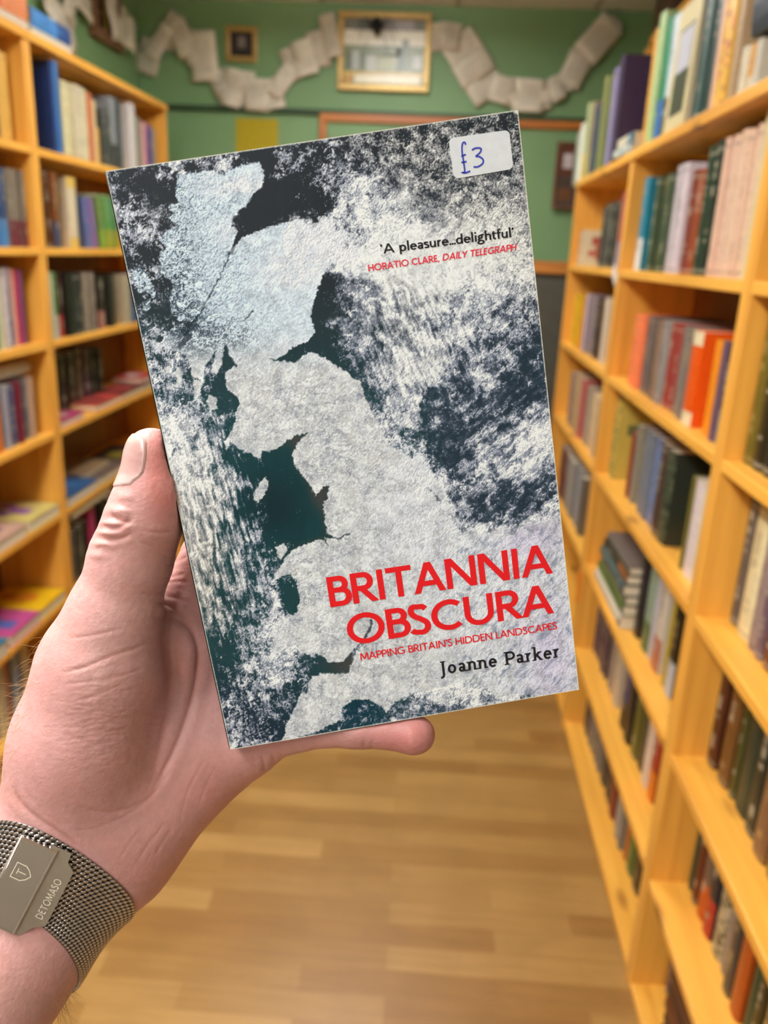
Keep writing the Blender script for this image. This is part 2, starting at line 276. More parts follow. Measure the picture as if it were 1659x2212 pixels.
struct(MB().box((XR, .3, 0), (XR+.1, YB, ZC)).build('wall_right', GREEN)); struct(MB().box((XR, YF, 0), (XR+.1, .3, ZC)).build('wall_right', NEUTRAL))
struct(MB().box((XL-.1, YF-.1, 0), (XR+.1, YF, ZC)).build('wall_front', NEUTRAL))
def ceil_mat():
    m, nt, bs = new_mat('ceiling_tiles'); v = coords(nt, (1, 1, 1))
    br = nd(nt, 'ShaderNodeTexBrick'); br.offset = 0; br.inputs['Color1'].default_value = (*s2l('e8e9ec'), 1); br.inputs['Color2'].default_value = (*s2l('e4e5e8'), 1); br.inputs['Mortar'].default_value = (*s2l('c0bab2'), 1)
    br.inputs['Scale'].default_value = 1; br.inputs['Mortar Size'].default_value = .012; br.inputs['Brick Width'].default_value = .6; br.inputs['Row Height'].default_value = .6
    nt.links.new(v, br.inputs['Vector']); nt.links.new(br.outputs['Color'], bs.inputs['Base Color']); bs.inputs['Roughness'].default_value = .9
    n = nd(nt, 'ShaderNodeTexNoise'); n.inputs['Scale'].default_value = 120; nt.links.new(v, n.inputs['Vector']); bump(nt, bs, n.outputs['Fac'], .3, .003); return m
struct(MB().box((XL-.1, YF-.1, ZC), (XR+.1, YB+.1, ZC+.1)).build('ceiling', ceil_mat()))
DGREEN = plain('dark_green_paint', '2f4a30', .5)
struct(MB().box((XL, YB-.022, 2.088), (XR, YB, 2.112), bev=.004).build('trim_1', DGREEN))
struct(MB().box((XL, YB-.016, 0), (XR, YB, .12), bev=.004).build('baseboard_back', DGREEN))
struct(MB().box((XL, 1.2, 0), (XL+.016, YB, .12), bev=.004).build('baseboard_left', DGREEN))

# ------------------------------------------------------------------ bookcases
def bookcase(name, label, xf, depth, y0, y1, levels, top, group, near_edge=.02):
    """open pine bookcase; xf is its front plane, depth is signed away from the aisle"""
    e = empty(name, (xf, (y0+y1)/2, 0)); tag(e, label, 'bookcase', group); s = 1 if depth > 0 else -1; D = abs(depth); T = .02; yc = (y0+y1)/2
    def bx(a, b, ya, yb, za, zb, n, m, bev=.0025):
        lo, hi = sorted((s*a, s*b)); return MB().box((lo, ya-yc, za), (hi, yb-yc, zb), bev=bev).build(n, m, e)
    bx(0, D, y0, y0+T, 0, top-.001, 'side_panel', WOOD_Z); bx(0, D, y1-T, y1, 0, top-.001, 'side_panel', WOOD_Z)
    bx(-.006, D, y0-.001, y1+.001, top-.024, top, 'top_board', WOOD_Y)
    for z in levels: bx(.001, D-.012, y0+T, y1-T, z-.022, z, 'shelf', WOOD_Y)
    if levels[-1] > .04: bx(.012, .03, y0+T, y1-T, 0, levels[-1]-.022, 'plinth', WOOD_Y)
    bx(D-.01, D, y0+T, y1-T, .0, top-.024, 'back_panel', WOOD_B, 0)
    return e
LV = [1.480, 1.185, .892, .598, .308, .032]
XF = .498
for nm, lb, ya, yb, lv in [('bookcase', 'narrow open pine bookcase at the end of the row by the green wall', 2.432, 3.40, LV),
        ('bookcase', 'middle open pine bookcase of the row, orange paperbacks on its second shelf', 1.412, 2.430, LV),
        ('bookcase', 'pine bookcase at the photo edge with dark leathery books on lower shelves', .40, 1.410, LV[:4]+[.298, .025])]:
    bookcase(nm, lb, XF, .225, ya, yb, lv, 1.787, 'pine bookcases along the right side')
LL = [1.748, 1.468, 1.190, .908, .637, .335, .05]
bookcase('bookcase', 'tall pine bookcase behind the held book, big blue book on its top shelf', -1.2, -.24, 2.487, 3.70, LL, 2.048, 'tall pine bookcases along the left side')
bookcase('bookcase', 'tall pine bookcase cut by the photo edge, yellow books on its top shelf', -1.2, -.24, 1.28, 2.485, LL, 2.048, 'tall pine bookcases along the left side')
# tall shelving against the wall, standing behind the low cases
e = tag(empty('bookcase', (.745, 3.2, 0)), 'taller pine bookcase rising behind the low row, bare top board', 'bookcase')
MB().box((0, -1.9, 2.305), (.215, .40, 2.33), bev=.003).build('top_board', WOOD_Y, e)
for yy in (-1.9, -.62, .38, .44): MB().box((0, yy, 0 if yy < .4 else 2.0), (.215, yy+.022, 2.304), bev=.003).build('side_panel', WOOD_Z, e)
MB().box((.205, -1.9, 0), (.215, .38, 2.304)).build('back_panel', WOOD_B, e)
for z in (2.06, 1.80): MB().box((.002, -1.878, z-.022), (.204, .378, z), bev=.002).build('shelf', WOOD_Y, e)
# ------------------------------------------------------------------ books
def colour_name(h):
    import colorsys
    r, g, b = (int(h[i:i+2], 16)/255 for i in (0, 2, 4)); H, S, V = colorsys.rgb_to_hsv(r, g, b); H *= 360
    if V < .20: return 'black'
    if S < .13: return 'dark grey' if V < .42 else 'grey' if V < .70 else 'white'
    if S < .33 and V > .68: return ('cream' if 20 < H < 75 else 'pale green' if 75 <= H < 170 else 'pale blue' if H < 260 else 'pale pink')
    if H < 14 or H >= 345: return 'maroon' if V < .5 else 'red' if S > .5 else 'dusty pink'
    if H < 40: return 'dark brown' if V < .38 else 'brown' if V < .62 else ('orange' if S > .62 else 'tan')
    if H < 68: return 'olive' if V < .62 else 'yellow' if S > .4 else 'cream'
    if H < 165: return 'dark green' if V < .38 else 'green'
    if H < 200: return 'teal'
    if H < 255: return 'navy' if V < .42 else 'blue'
    return 'dark purple' if V < .42 else 'purple' if H < 310 else 'magenta' if S > .5 else 'mauve'
def book_mesh(T, H, D, col, style, rs):
    """cover of a closed book: spine at x=0 (facing -x), thickness along y from 0, standing on z=0; returns cover MB and page MB"""
    base = np.array(s2l(col)); arg = style.split(); st = arg[0]; c2 = np.array(s2l(arg[1])) if len(arg) > 1 else None
    lum = base.mean(); ink = tuple(np.array([.75, .68, .5]) if lum < .18 else base*.25) if rs.rand() < .8 else tuple(np.array([.6, .45, .15]))
    m = MB(); b = .0022 if T > .012 else .0012
    nz = 40; ys = [0, .16, .34, .66, .84, 1]; arch = [.0, .0028, .0042, .0042, .0028, .0]
    t0 = rs.uniform(.42, .6); t1 = t0+rs.uniform(.2, .36); a0 = rs.uniform(.12, .24); a1 = a0+rs.uniform(.08, .16)
    def scol(z, j):
        c = base
        if st == 'b' and c2 is not None and z < .36: c = c2
        if st == 'w' and c2 is not None and (z < .16 or z > .86): c = c2
        if st == 'm' and c2 is not None and rs.rand() < .35: c = c2*rs.uniform(.7, 1.2)
        if st in 'tb' and j == 2 and (t0 < z < t1 or a0 < z < a1) and rs.rand() < .55: c = np.array(ink)*.42+base*.58
        if st == 't' and (.03 < z < .06 or .93 < z < .95): c = base*.55+np.array(ink)*.3
        return tuple(np.clip(c*rs.uniform(.94, 1.06), 0, 1))
    k = min(1.0, T/.03); vs = []
    for i in range(nz+1):
        for y, ax in zip(ys, arch): vs.append((-ax*k, y*T, H*i/nz))
    n = len(ys); m.add(vs, [])
    for i in range(nz):
        for j in range(n-1):
            m.f.append((i*n+j, (i+1)*n+j, (i+1)*n+j+1, i*n+j+1)); m.c.append(scol((i+.5)/nz, j))
    art = st in ('m', 'b', 'w') and c2 is not None
    for y0, y1 in ((0, b), (T-b, T)):           # the two boards, with a printed field when the jacket is patterned
        m.box((0, y0, 0), (D, y1, H), tuple(base))
    if art:
        for y in (-.0003, T+.0003):
            for q in range(4):
                x0, z0 = rs.uniform(.1, .5)*D, rs.uniform(.1, .6)*H; x1, z1 = x0+rs.uniform(.2, .4)*D, z0+rs.uniform(.12, .3)*H
                yy = y+(-1 if y < 0 else 1)*.00012*q; f = (0, 1, 2, 3) if y < 0 else (3, 2, 1, 0)
                m.add([(x0, yy, z0), (x1, yy, z0), (x1, yy, z1), (x0, yy, z1)], [f], tuple(np.clip(c2*rs.uniform(.7, 1.3), 0, 1)))
    g = MB().box((.0015, b, .003), (D-.003, T-b, H-.003))
    return m, g
CASES = {'A': 'end bookcase', 'B': 'middle bookcase', 'C': 'cut-off bookcase', 'L': 'tall far bookcase', 'N': 'tall cut-off bookcase'}
SHELVES = {'top': 'on top of', 'first': 'top shelf,', 'second': 'second shelf,', 'third': 'third shelf,', 'fourth': 'fourth shelf,', 'fifth': 'fifth shelf,', 'sixth': 'sixth shelf,', 'bottom': 'lowest shelf,'}
ORD = ['first', 'second', 'third', 'fourth', 'fifth', 'sixth', 'seventh', 'eighth', 'ninth', 'tenth', 'eleventh', 'twelfth', 'thirteenth', 'fourteenth', 'fifteenth', 'sixteenth', 'seventeenth', 'eighteenth', 'nineteenth', 'twentieth',
       'twenty-first', 'twenty-second', 'twenty-third', 'twenty-fourth', 'twenty-fifth', 'twenty-sixth', 'twenty-seventh', 'twenty-eighth', 'twenty-ninth', 'thirtieth']
PLACED = {}
def put_book(case, shelf, x, y, z, T, H, D, col, style, rs, side, lean=0.0, face=False):
    m, g = book_mesh(T, H, D, col, style, rs)
    # side=+1: spine faces -x (cases on the right); side=-1: spine faces +x
    e = empty('book', (x, y, z), (math.radians(lean), 0, 0))
    sgn = side
    for mm in (m, g):
        mm.v = [((v[0])*sgn, v[1], v[2]) for v in mm.v]
        if sgn < 0: mm.f = [f[::-1] for f in mm.f]
    m.build('cover', BOOK, e); g.build('page_block', PAGES, e)
    if face:
        e.rotation_euler = (0, 0, math.radians(-90 if side > 0 else 90))
    return e
def describe(case, shelf, books):
    """labels for a row of books, given in the order seen from left to right"""
    names = [colour_name(b['col']) for b in books]; used = {}
    for i, b in enumerate(books):
        size = 'thick' if b['T'] > .05 else 'slim' if b['T'] < .026 else 'tall' if b['H'] > .245 else 'short' if b['H'] < .17 else ''
        l_ = names[i-1] if i else None; r_ = names[i+1] if i+1 < len(books) else None
        if l_ and r_: rel = ('between two %s books' % l_) if l_ == r_ else 'between %s and %s books' % (l_, r_)
        elif r_: rel = 'starting the row by a %s one' % r_
        elif l_: rel = 'ending the row by a %s one' % l_
        else: rel = 'alone'
        where = ('%s %s' % (SHELVES[shelf], CASES[case]))
        b['lab'] = ' '.join(('%s %s book %s, %s' % (size, names[i], rel, where)).split())
    for b in books: b['lab'] = b['lab'].replace(' a orange', ' an orange').replace(' a olive', ' an olive')
    cnt = {}
    for b in books: cnt[b['lab']] = cnt.get(b['lab'], 0)+1
    for i, b in enumerate(books):
        if cnt[b['lab']] > 1: b['lab'] = '%s book, %s along the row, %s %s' % (names[i], ORD[i], SHELVES[shelf], CASES[case])
        tag(b['o'], b['lab'], 'book', {'top': 'books standing on top of the '}.get(shelf, 'books on the %s shelf of the ' % shelf) + CASES[case])
rs0 = np.random.RandomState(5)
for case, shelf, z, sb, items in BOOK_ROWS:
    left = case in 'LN'; side = -1 if left else 1
    books = []
    y_lo, y_hi = {'A': (2.454, 3.378), 'B': (1.434, 2.408), 'C': (.422, 1.388), 'L': (2.509, 3.678), 'N': (1.302, 2.463)}[case]
    zs = [2.048-.002, *LL] if left else [1.787, *LV]
    up = [q for q in zs if q > z+.05]; hmax = (min(up)-.028-z) if up else .9
    if shelf == 'top': y_lo, y_hi = 0, 9
    sh = max(0, max(i_[0]+i_[1] for i_ in items)-y_hi)
    for (y0, T, H, col, style) in items:
        n = 1
        if T > .062 and style == 't': n = int(math.ceil(T/.05))
        for q in range(n):
            t = T/n; ya = y0+q*t; cc = col
            if n > 1:
                v = [int(col[i:i+2], 16) for i in (0, 2, 4)]; k = rs0.uniform(.86, 1.14); cc = ''.join('%02x' % int(np.clip(a*k, 8, 250)) for a in v)
            tt = min(t, .066); ya = min(ya-sh, y_hi-t)
            if ya+t-tt < y_lo: continue
            ya = ya+t-tt                         # a gap in front shows that book's cover
            D = min(.172, .115+H*.22) if H > .15 else .11
            h = min(hmax, H*(1 if n == 1 else rs0.uniform(.97, 1.0)))
            dx = rs0.uniform(-.006, .006)
            x = (-1.2-sb+dx) if left else (.498+sb+dx)
            dep = min(D, .20-sb)
            if shelf == 'top' and 2.43 < ya+t-tt+.01 < 2.70: x += .062; dep = .14      # pushed back behind the pamphlets
            o = put_book(case, shelf, x, ya, z+.0005, tt-.0012, h, dep, cc, style, rs0, side)
            books.append(dict(o=o, col=cc, T=tt, H=h, y=ya))
    books.sort(key=lambda b: b['y'] if left else -b['y'])
    PLACED[(case, shelf)] = books; describe(case, shelf, books)
# ------------------------------------------------------------------ leaning, flat and face-out books
def one_book(label, group, T, H, D, col, style, mat4):
    m, g = book_mesh(T, H, D, col, style, rs0); e = empty('book', (0, 0, 0)); tag(e, label, 'book', group)
    m.build('cover', BOOK, e); g.build('page_block', PAGES, e); e.matrix_world = mat4; return e
def M4(ex, ey, ez, o):
    return Matrix(((ex[0], ey[0], ez[0], o[0]), (ex[1], ey[1], ez[1], o[1]), (ex[2], ey[2], ez[2], o[2]), (0, 0, 0, 1)))
def flat(label, group, x, y, z, T, H, D, col, style, side, turn=0):
    """lying on its back: spine to the aisle, height along y"""
    c, s = math.cos(math.radians(turn)), math.sin(math.radians(turn)); k = 1 if side > 0 else -1
    ex = (k*c, k*s, 0); ez = (-s*k*k if k > 0 else s, c if k > 0 else -c, 0)
    ez = (-ex[1], ex[0], 0); ey = (ez[1]*ex[2]-ez[2]*ex[1], ez[2]*ex[0]-ez[0]*ex[2], ez[0]*ex[1]-ez[1]*ex[0])
    o = (x, y if ez[1] > 0 else y+H, z+(0 if ey[2] > 0 else T)+.0006)
    return one_book(label, group, T, H, D, col, style, M4(ex, ey, ez, o))
def flat_out(label, group, x, y, z, T, H, D, col, style, side):
    """lying flat with the page edges, not the spine, toward the aisle"""
    return flat(label, group, x+side*D, y, z, T, H, D, col, style, -side)
def leaning(label, group, x, y, z, T, H, D, col, style, side, deg):
    a = math.radians(deg); k = 1 if side > 0 else -1; ex = (k, 0, 0); ez = (0, math.sin(a), math.cos(a))
    ey = (ez[1]*ex[2]-ez[2]*ex[1], ez[2]*ex[0]-ez[0]*ex[2], ez[0]*ex[1]-ez[1]*ex[0])
    oy = y; lift = 0
    lift = max(0, -ey[2]*T)
    return one_book(label, group, T, H, D, col, style, M4(ex, ey, ez, (x, oy, z+lift+.0008)))
def faceout(label, group, x, y, z, T, H, Wd, col, style, side, tilt=8):
    """front cover turned to the aisle, leaning back a little"""
    a = math.radians(tilt); k = 1 if side > 0 else -1
    ex = (0, -1, 0); ez = (k*math.sin(a), 0, math.cos(a)); ey = (ez[1]*ex[2]-ez[2]*ex[1], ez[2]*ex[0]-ez[0]*ex[2], ez[0]*ex[1]-ez[1]*ex[0])
    return one_book(label, group, T, H, Wd, col, style, M4(ex, ey, ez, (x, y+Wd, z+T*math.sin(a)+.001)))
# left far case, second shelf: leaning books
G = 'books leaning on the second shelf'
leaning('blue and lilac paperback leaning against green ones, second shelf behind the held book', G, -1.225, 2.905, 1.468, .03, .165, .11, '5a6fa4', 'm a58ab8', -1, -9)
leaning('lilac paperback leaning beside the blue one, second shelf behind the held book', G, -1.225, 2.955, 1.468, .028, .165, .11, '8a7fb0', 'm b05a9a', -1, -10)
for q, (cc, dd, w) in enumerate([('6d8a4a', 'b 8aa83a', 'nearest the lilac paperback'), ('5f9a4f', 'b a8a82a', 'in the middle of three green ones'), ('4f8a5a', 'b 9a9a34', 'last of three green ones')]):
    leaning('green paperback leaning, %s, second shelf' % w, G, -1.222, 3.03+.062*q, 1.468, .052, .178, .11, cc, dd, -1, -10)
# big blue picture book showing its front, left far case
one_book('big navy picture book showing its front cover on the top shelf', 'books on the first shelf of the tall bookcase behind the held book', .012, .262, .185, '27407c', 'p', M4((-1, 0, 0), (0, -1, 0), (0, 0, 1), (-1.222, 2.681, 1.7485)))
# flat magazines and books with pale page edges at the shelf front
G = 'books lying flat on the middle shelves'
def flats(z, y0, lst, side, x, g):
    for (lab, dy, T, H, D, col, st, zz, sbx) in lst: flat_out(lab, g, x+side*sbx, y0+dy, z+zz, T, H, D, col, st, side)
flats(.908, 2.51, [('pink-spined book lying flat with cream pages at the shelf front', 0, .022, .19, .125, 'b8326e', 'm c9b89a', 0, .004),
    ('red-topped paperback lying flat, second along the shelf front behind the held book', .30, .022, .26, .12, 'c04a42', 'b 5a2a2a', 0, .006), ('dark red paperback lying flat, third along the shelf front', .57, .022, .24, .12, '6a2a2c', 'm c0504a', 0, .006),
    ('grey paperback lying flat under a red and white one', .83, .02, .24, .12, '4a4a4e', 'b a03a3a', 0, .008), ('red and white paperback lying on the grey one', .82, .02, .2, .12, 'c23a40', 'w d8d0c4', .0212, .03)], -1, -1.2, G)
flats(.637, 2.51, [('blue magazine lying flat, fifth shelf, its pages facing out', .0, .03, .27, .16, '2f5a8a', 'm 4a7ab0', 0, .004), ('grey-brown paperback lying flat beside the blue magazine', .29, .028, .25, .16, '6a5a50', 'm a89878', 0, .004),
    ('dark paperback lying flat, fourth shelf front, behind the thumb', .55, .028, .25, .16, '3a3430', 'm 8a7a30', 0, .006), ('tan pamphlet lying on the grey-brown paperback', .27, .014, .22, .15, '9a8060', 'p', .0292, .05)], -1, -1.2, G)
flats(.335+.215, 2.53, [('tan box-file lid lying across the upright books beside the thumb', .03, .03, .34, .2, 'a08658', 'p', .03, .01)], -1, -1.2, G)
flats(.637, 2.06, [('yellow and lilac picture book lying flat, front of the fifth shelf', .20, .035, .20, .2, 'd0c070', 'm 8a5a9a', 0, .003), ('red and blue comic lying flat at the photo edge, fifth shelf', -.03, .035, .21, .2, 'c8a08a', 'm 3a4a8a', 0, .003)], -1, -1.2, 'picture books lying flat')
flats(.335, 2.06, [('bright yellow picture book lying flat, sixth shelf beside the hand', .213, .035, .18, .2, 'e8b81a', 'm e08a20', 0, .003), ('pink and violet picture book lying flat, sixth shelf, beside the yellow one', .03, .035, .18, .2, 'c0508a', 'm 5a6ab0', 0, .003), ('blue picture book lying flat, sixth shelf at the photo edge', -.17, .04, .18, .2, '3a7a9a', 'm 7ab0b8', 0, .003)], -1, -1.2, 'picture books lying flat')
# rolled white sheet over the upright books, near left case
rr = MB().tube([(0, -.24, 0), (0, -.12, .001), (0, 0, 0)], .020, 20); o = rr.build('paper_roll', plain('white_plastic', 'd9d8cf', .4), None, True, (-1.262, 2.43, 1.119)); tag(o, 'white rolled paper lying across upright books beside the post', 'paper roll')
MB().tube([(0, -.2405, 0), (0, -.2402, 0)], .012, 16).build('roll_core', plain('roll_hole', '6a6458', .8), o)
# on top of the left cases
flat_out('white booklet lying under the salmon-red album on the tall bookcase', 'booklets under the albums', -1.192, 2.08, 2.048, .016, .42, .2, 'e6e2da', 'p', -1)
flat('salmon-red album lying on a white booklet on top of the tall bookcase', 'books lying on top of the tall bookcases', -1.197, 2.085, 2.0648, .085, .41, .2, 'd2604f', 'b e08a5a', -1)
flat_out('white booklet lying under the bright blue album on the tall bookcase', 'booklets under the albums', -1.195, 2.515, 2.048, .016, .27, .19, 'e6e2da', 'p', -1)
flat('bright blue album lying on a white booklet on top of the tall bookcase', 'books lying on top of the tall bookcases', -1.199, 2.52, 2.0648, .05, .255, .18, '4a8acb', 'b 2a4a8a', -1)
# right cases: stack of large books lying flat in the middle case
G = 'large books stacked flat on the fourth shelf'; z = .598
for q, (cc, st, T, lb) in enumerate([('d8cdb4', 'p', .034, 'cream large-format book at the bottom of the flat stack'), ('55662f', 'm 6a7a3a', .030, 'green large-format book second from the bottom of the flat stack'), ('8a8270', 'p', .024, 'stone-grey book in the middle of the flat stack'),
        ('4c5c5c', 'm 6a7c78', .030, 'slate-teal book lying above the stone-grey one in the stack'), ('3a3026', 'b 9a5a2a', .026, 'dark book with an orange stripe, second from the stack top'), ('6f665f', 'p', .022, 'grey book on the top of the flat stack')]):
    o = MB(); flat(lb+', middle bookcase', G, .512+.004*(q % 3), 1.943, z, T, .34-.012*q, .19-.004*q, cc, st, 1); z += T+.0008
G = 'brown books stacked flat on the lowest shelf'; z = .0255
for q, (cc, T) in enumerate([('5a3018', .036), ('4a2410', .034), ('6a3a1e', .036), ('3f2010', .034), ('5c3420', .03), ('8a6a66', .016), ('7a5a60', .016)]):
    lb = ['bottom', 'second from the bottom', 'third from the bottom', 'middle', 'third from the top', 'second from the top', 'top'][q]
    flat('%s book lying flat, %s of the stack on the lowest shelf' % ('brown' if q < 5 else 'mauve', lb), G, .53+.003*(q % 2), .975, z, T, .29, .17, cc, 'p', 1); z += T+.0008
# face-out books on top of the right cases
faceout('cream book facing out with a dark landscape photo on its cover, on the bookcase top', 'books facing out on the bookcase top', .506, 1.985, 1.787, .02, .265, .175, 'dccf9f', 'p', 1, 1.5)
MB().add([(0, 0, 0), (0, -.115, 0), (.030, -.115, .19), (.030, 0, .19)], [(0, 1, 2, 3)], tuple(s2l('3d4632'))).add([(.0165, -.005, .108), (.0165, -.110, .108), (.0285, -.110, .182), (.0285, -.005, .182)], [(0, 1, 2, 3)], tuple(s2l('c9cbd6'))).build('cover_picture', BOOK, None)
cp = bpy.data.objects['cover_picture']; fo = [o for o in COL.objects if o.get('label', '').startswith('cream book facing out')][0]
cp.parent = fo
for i, v in enumerate(cp.data.vertices):
    u, w = [(.03, .035), (.145, .035), (.145, .215), (.03, .215), (.034, .125), (.141, .125), (.141, .21), (.034, .21)][i]
    v.co = (u, -.0004 - (.0002 if i > 3 else 0), w)
flat('thick navy-blue book lying across small paperbacks on the bookcase top', 'books on the bookcase top', .506, 1.365, 1.875, .135, .25, .17, '0d1c30', 'p', 1)
flat('white pamphlet lying flat on the bookcase top against the pale green book', 'pamphlets lying on the bookcase top', .497, 2.445, 1.787, .022, .20, .080, 'd8d6c8', 'm 6a8a9a', 1, 3)
flat('cream pamphlet lying on the white one, blue patch on its front', 'pamphlets lying on the bookcase top', .500, 2.45, 1.8098, .03, .19, .074, 'cfc8b0', 'b 4a7a9a', 1, 1)
# box on the taller case
bx = MB().box((0, 0, 0), (.16, .26, .19), bev=.004).build('storage_box', plain('brown_card', '5a4030', .7), None, False, (.775, 3.45, 2.331)); tag(bx, 'brown card box standing on the taller bookcase under the ceiling', 'box')
# orange tag and white ticket on the front of the posts
ot = MB().box((-.002, -.016, -.052), (0, .016, .052), bev=.0008).build('shelf_tag', plain('orange_card', 'f07a10', .5), None, False, (XF-.0005, 2.433, .505)); tag(ot, 'bright orange card tag on the front of the bookcase post', 'tag')
wt = MB().box((-.0015, -.035, -.018), (0, .035, .018), bev=.0005).build('shelf_ticket', plain('white_card', 'd8cfc6', .6), None, False, (XF-.0005, 2.47, 1.463)); wt.rotation_euler = (math.radians(28), 0, 0); tag(wt, 'small white ticket stuck on the top shelf edge by the post', 'ticket')
# ------------------------------------------------------------------ things on the walls
GOLD = plain('gilt_wood', 'b89a5a', .35, .35, .2, 60); DARKW = plain('dark_wood', '4a3020', .45); MIDW = plain('brown_wood', '7a5238', .45)
def picture(name, label, cat, c, w, h, fw, fd, mframe, art, axis='y', tilt=0):
    """frame of four mitred-looking bars, mount and art; c = centre on the wall, facing -y (or +x)"""
    e = empty(name, c, (0, 0, 0 if axis == 'y' else math.radians(90))); tag(e, label, cat)
    for n, lo, hi in [('frame_bar', (-w/2, -fd, h/2-fw), (w/2, 0, h/2)), ('frame_bar', (-w/2, -fd, -h/2), (w/2, 0, -h/2+fw)), ('frame_bar', (-w/2, -fd, -h/2+fw), (-w/2+fw, 0, h/2-fw)), ('frame_bar', (w/2-fw, -fd, -h/2+fw), (w/2, 0, h/2-fw))]:
        MB().box(lo, hi, bev=.004).build(n, mframe, e)
    m = MB(); iw, ih = w-2*fw, h-2*fw
    for (u0, v0, u1, v1, c_, k) in art:
        yy = -fd*.45-.0004*k
        m.add([(-iw/2+iw*u0, yy, -ih/2+ih*v0), (-iw/2+iw*u1, yy, -ih/2+ih*v0), (-iw/2+iw*u1, yy, -ih/2+ih*v1), (-iw/2+iw*u0, yy, -ih/2+ih*v1)], [(0, 1, 2, 3)], s2l(c_))
    m.build('print', attr_mat(name+'_print', .25, .18, 25), e); return e
land = [(0, 0, 1, 1, '7d8a5a', 0), (0, .78, 1, 1, 'a9a9a8', 1), (0, .80, .35, 1, '7c8076', 2), (.86, .82, 1, 1, '82867c', 2), (0, .60, 1, .83, 'fbfae6', 3), (0, .10, 1, .20, 'd8b84a', 1), (.14, .02, .97, .15, 'fdf8d8', 3), (0, 0, .12, .14, 'c89a40', 2),  # the near-white bands paint a window's reflection into the print
        (.03, .2, .1, .5, '5a6a40', 2), (.10, .22, .19, .52, 'b5bdb4', 2), (.20, .2, .26, .52, '5f6a48', 2), (.28, .2, .40, .44, 'b8bfae', 2), (.42, .24, .66, .46, 'a3a86a', 2), (.66, .2, .76, .58, '56643c', 2), (.72, .46, .8, .7, '6a7450', 4), (.86, .26, .97, .45, 'c9cfc2', 2), (.30, .44, .70, .56, '77844c', 2)]
picture('framed_picture', 'large gilt-framed landscape picture with painted-on window glare on the green wall with a toy spider', 'picture', (-.318, YB-.001, 2.352), .418, .318, .028, .03, GOLD, land)
picture('framed_portrait', 'small dark portrait in a gilt frame on the green wall', 'picture', (-.968, YB-.001, 2.368), .146, .144, .022, .02, GOLD, [(0, 0, 1, 1, '3a3436', 0), (.3, .3, .72, .85, '6a6262', 1), (.38, .45, .64, .8, '8a7f7c', 2), (.2, .0, .8, .32, '2f2b30', 2)])
e = picture('framed_picture', 'dark wooden frame with a gold inner edge on the side wall', 'picture', (XL+.001, 3.69, 2.385), .31, .24, .045, .03, MIDW, [(0, 0, 1, 1, '4a3a2c', 0), (.42, 0, .58, 1, 'd9b84a', 1)], 'x')
picture('framed_poster', 'tall brown framed poster on the green wall beside the end bookcase', 'picture', (.545, YB-.034, 1.865), .115, .285, .012, .02, MIDW, [(0, 0, 1, 1, '6a4434', 0), (.25, .62, .72, .86, 'd8ccd0', 1), (0, .0, 1, .5, '5a4a42', 1), (.1, .1, .8, .3, '7a5238', 2)])
n = MB().box((-.1, -.003, -.15), (.1, 0, .15)).build('paper_notice', plain('yellow_paper', 'b3a012', .7, 0, .06), None, False, (-.902, YB-.001, 1.915)); tag(n, 'olive-yellow paper notice pinned on the green wall under the portrait', 'notice')
# green board in an orange-brown frame
e = tag(empty('notice_board', (.15, YB-.001, 1.4)), 'large green notice board in an orange wooden frame on the wall', 'board')
OW = wood('orange_wood', 'c0762c', 'a8602a', 0)
MB().box((-.74, -.012, -.66), (.78, 0, .66)).build('board_panel', wall_mat('board_green', '80a674', '779c6c'), e)
for lo, hi in [((-.755, -.03, .66), (.79, 0, .695)), ((-.755, -.03, -.695), (.79, 0, -.66)), ((-.755, -.03, -.66), (-.72, 0, .66)), ((.755, -.03, -.66), (.79, 0, .66))]:
    MB().box(lo, hi, bev=.003).build('frame_bar', OW, e)
# low cabinet with a timber top against the wall
e = tag(empty('cabinet', (.515, 3.82, 0)), 'dark grey cabinet with a timber top between end bookcase and green wall', 'cabinet')
MB().box((-.20, -.2, 0), (.2, .22, 1.44), bev=.004).build('body', plain('grey_paint', '57554a', .6), e); MB().box((-.22, -.22, 1.44), (.22, .225, 1.49), bev=.005).build('worktop', WOOD_X, e)
d = MB().box((-.185, -.215, .1), (.185, -.2, 1.40), bev=.003).build('door', plain('grey_door', '4f4d42', .6), e); MB().box((-.16, -.228, .75), (-.145, -.215, .87), bev=.003).build('handle', plain('steel', 'b0b0a8', .3, 1), d)
# toy spider hanging on the picture
e = tag(empty('toy_spider', (-.352, YB-.055, 2.452)), 'black toy spider hanging over the top of the gilt-framed picture', 'decoration')
BLK = plain('black_fuzz', '15151a', .8)
def ball(r, c, sz=1.0, seg=14):
    bm = bmesh.new(); bmesh.ops.create_uvsphere(bm, u_segments=seg, v_segments=seg//2+2, radius=r); m = MB()
    m.add([(v.co.x+c[0], v.co.y+c[1], v.co.z*sz+c[2]) for v in bm.verts], [tuple(v.index for v in f.verts) for f in bm.faces]); bm.free(); return m
ball(.023, (0, 0, 0), 1.25).build('abdomen', BLK, e, True); ball(.014, (.004, -.006, -.032)).build('head', BLK, e, True)
for k in range(8):
    a = math.radians([20, 0, -25, -55, 160, 180, 205, 235][k]); dx, dz = math.cos(a), math.sin(a)
    MB().tube([(dx*.01, 0, -.012+dz*.01), (dx*.045, -.012, dz*.03+.012), (dx*.075, -.006, dz*.07-.012), (dx*.085, .012, dz*.09-.03)], .0028, 6, None, .0012).build('leg', BLK, e, True)
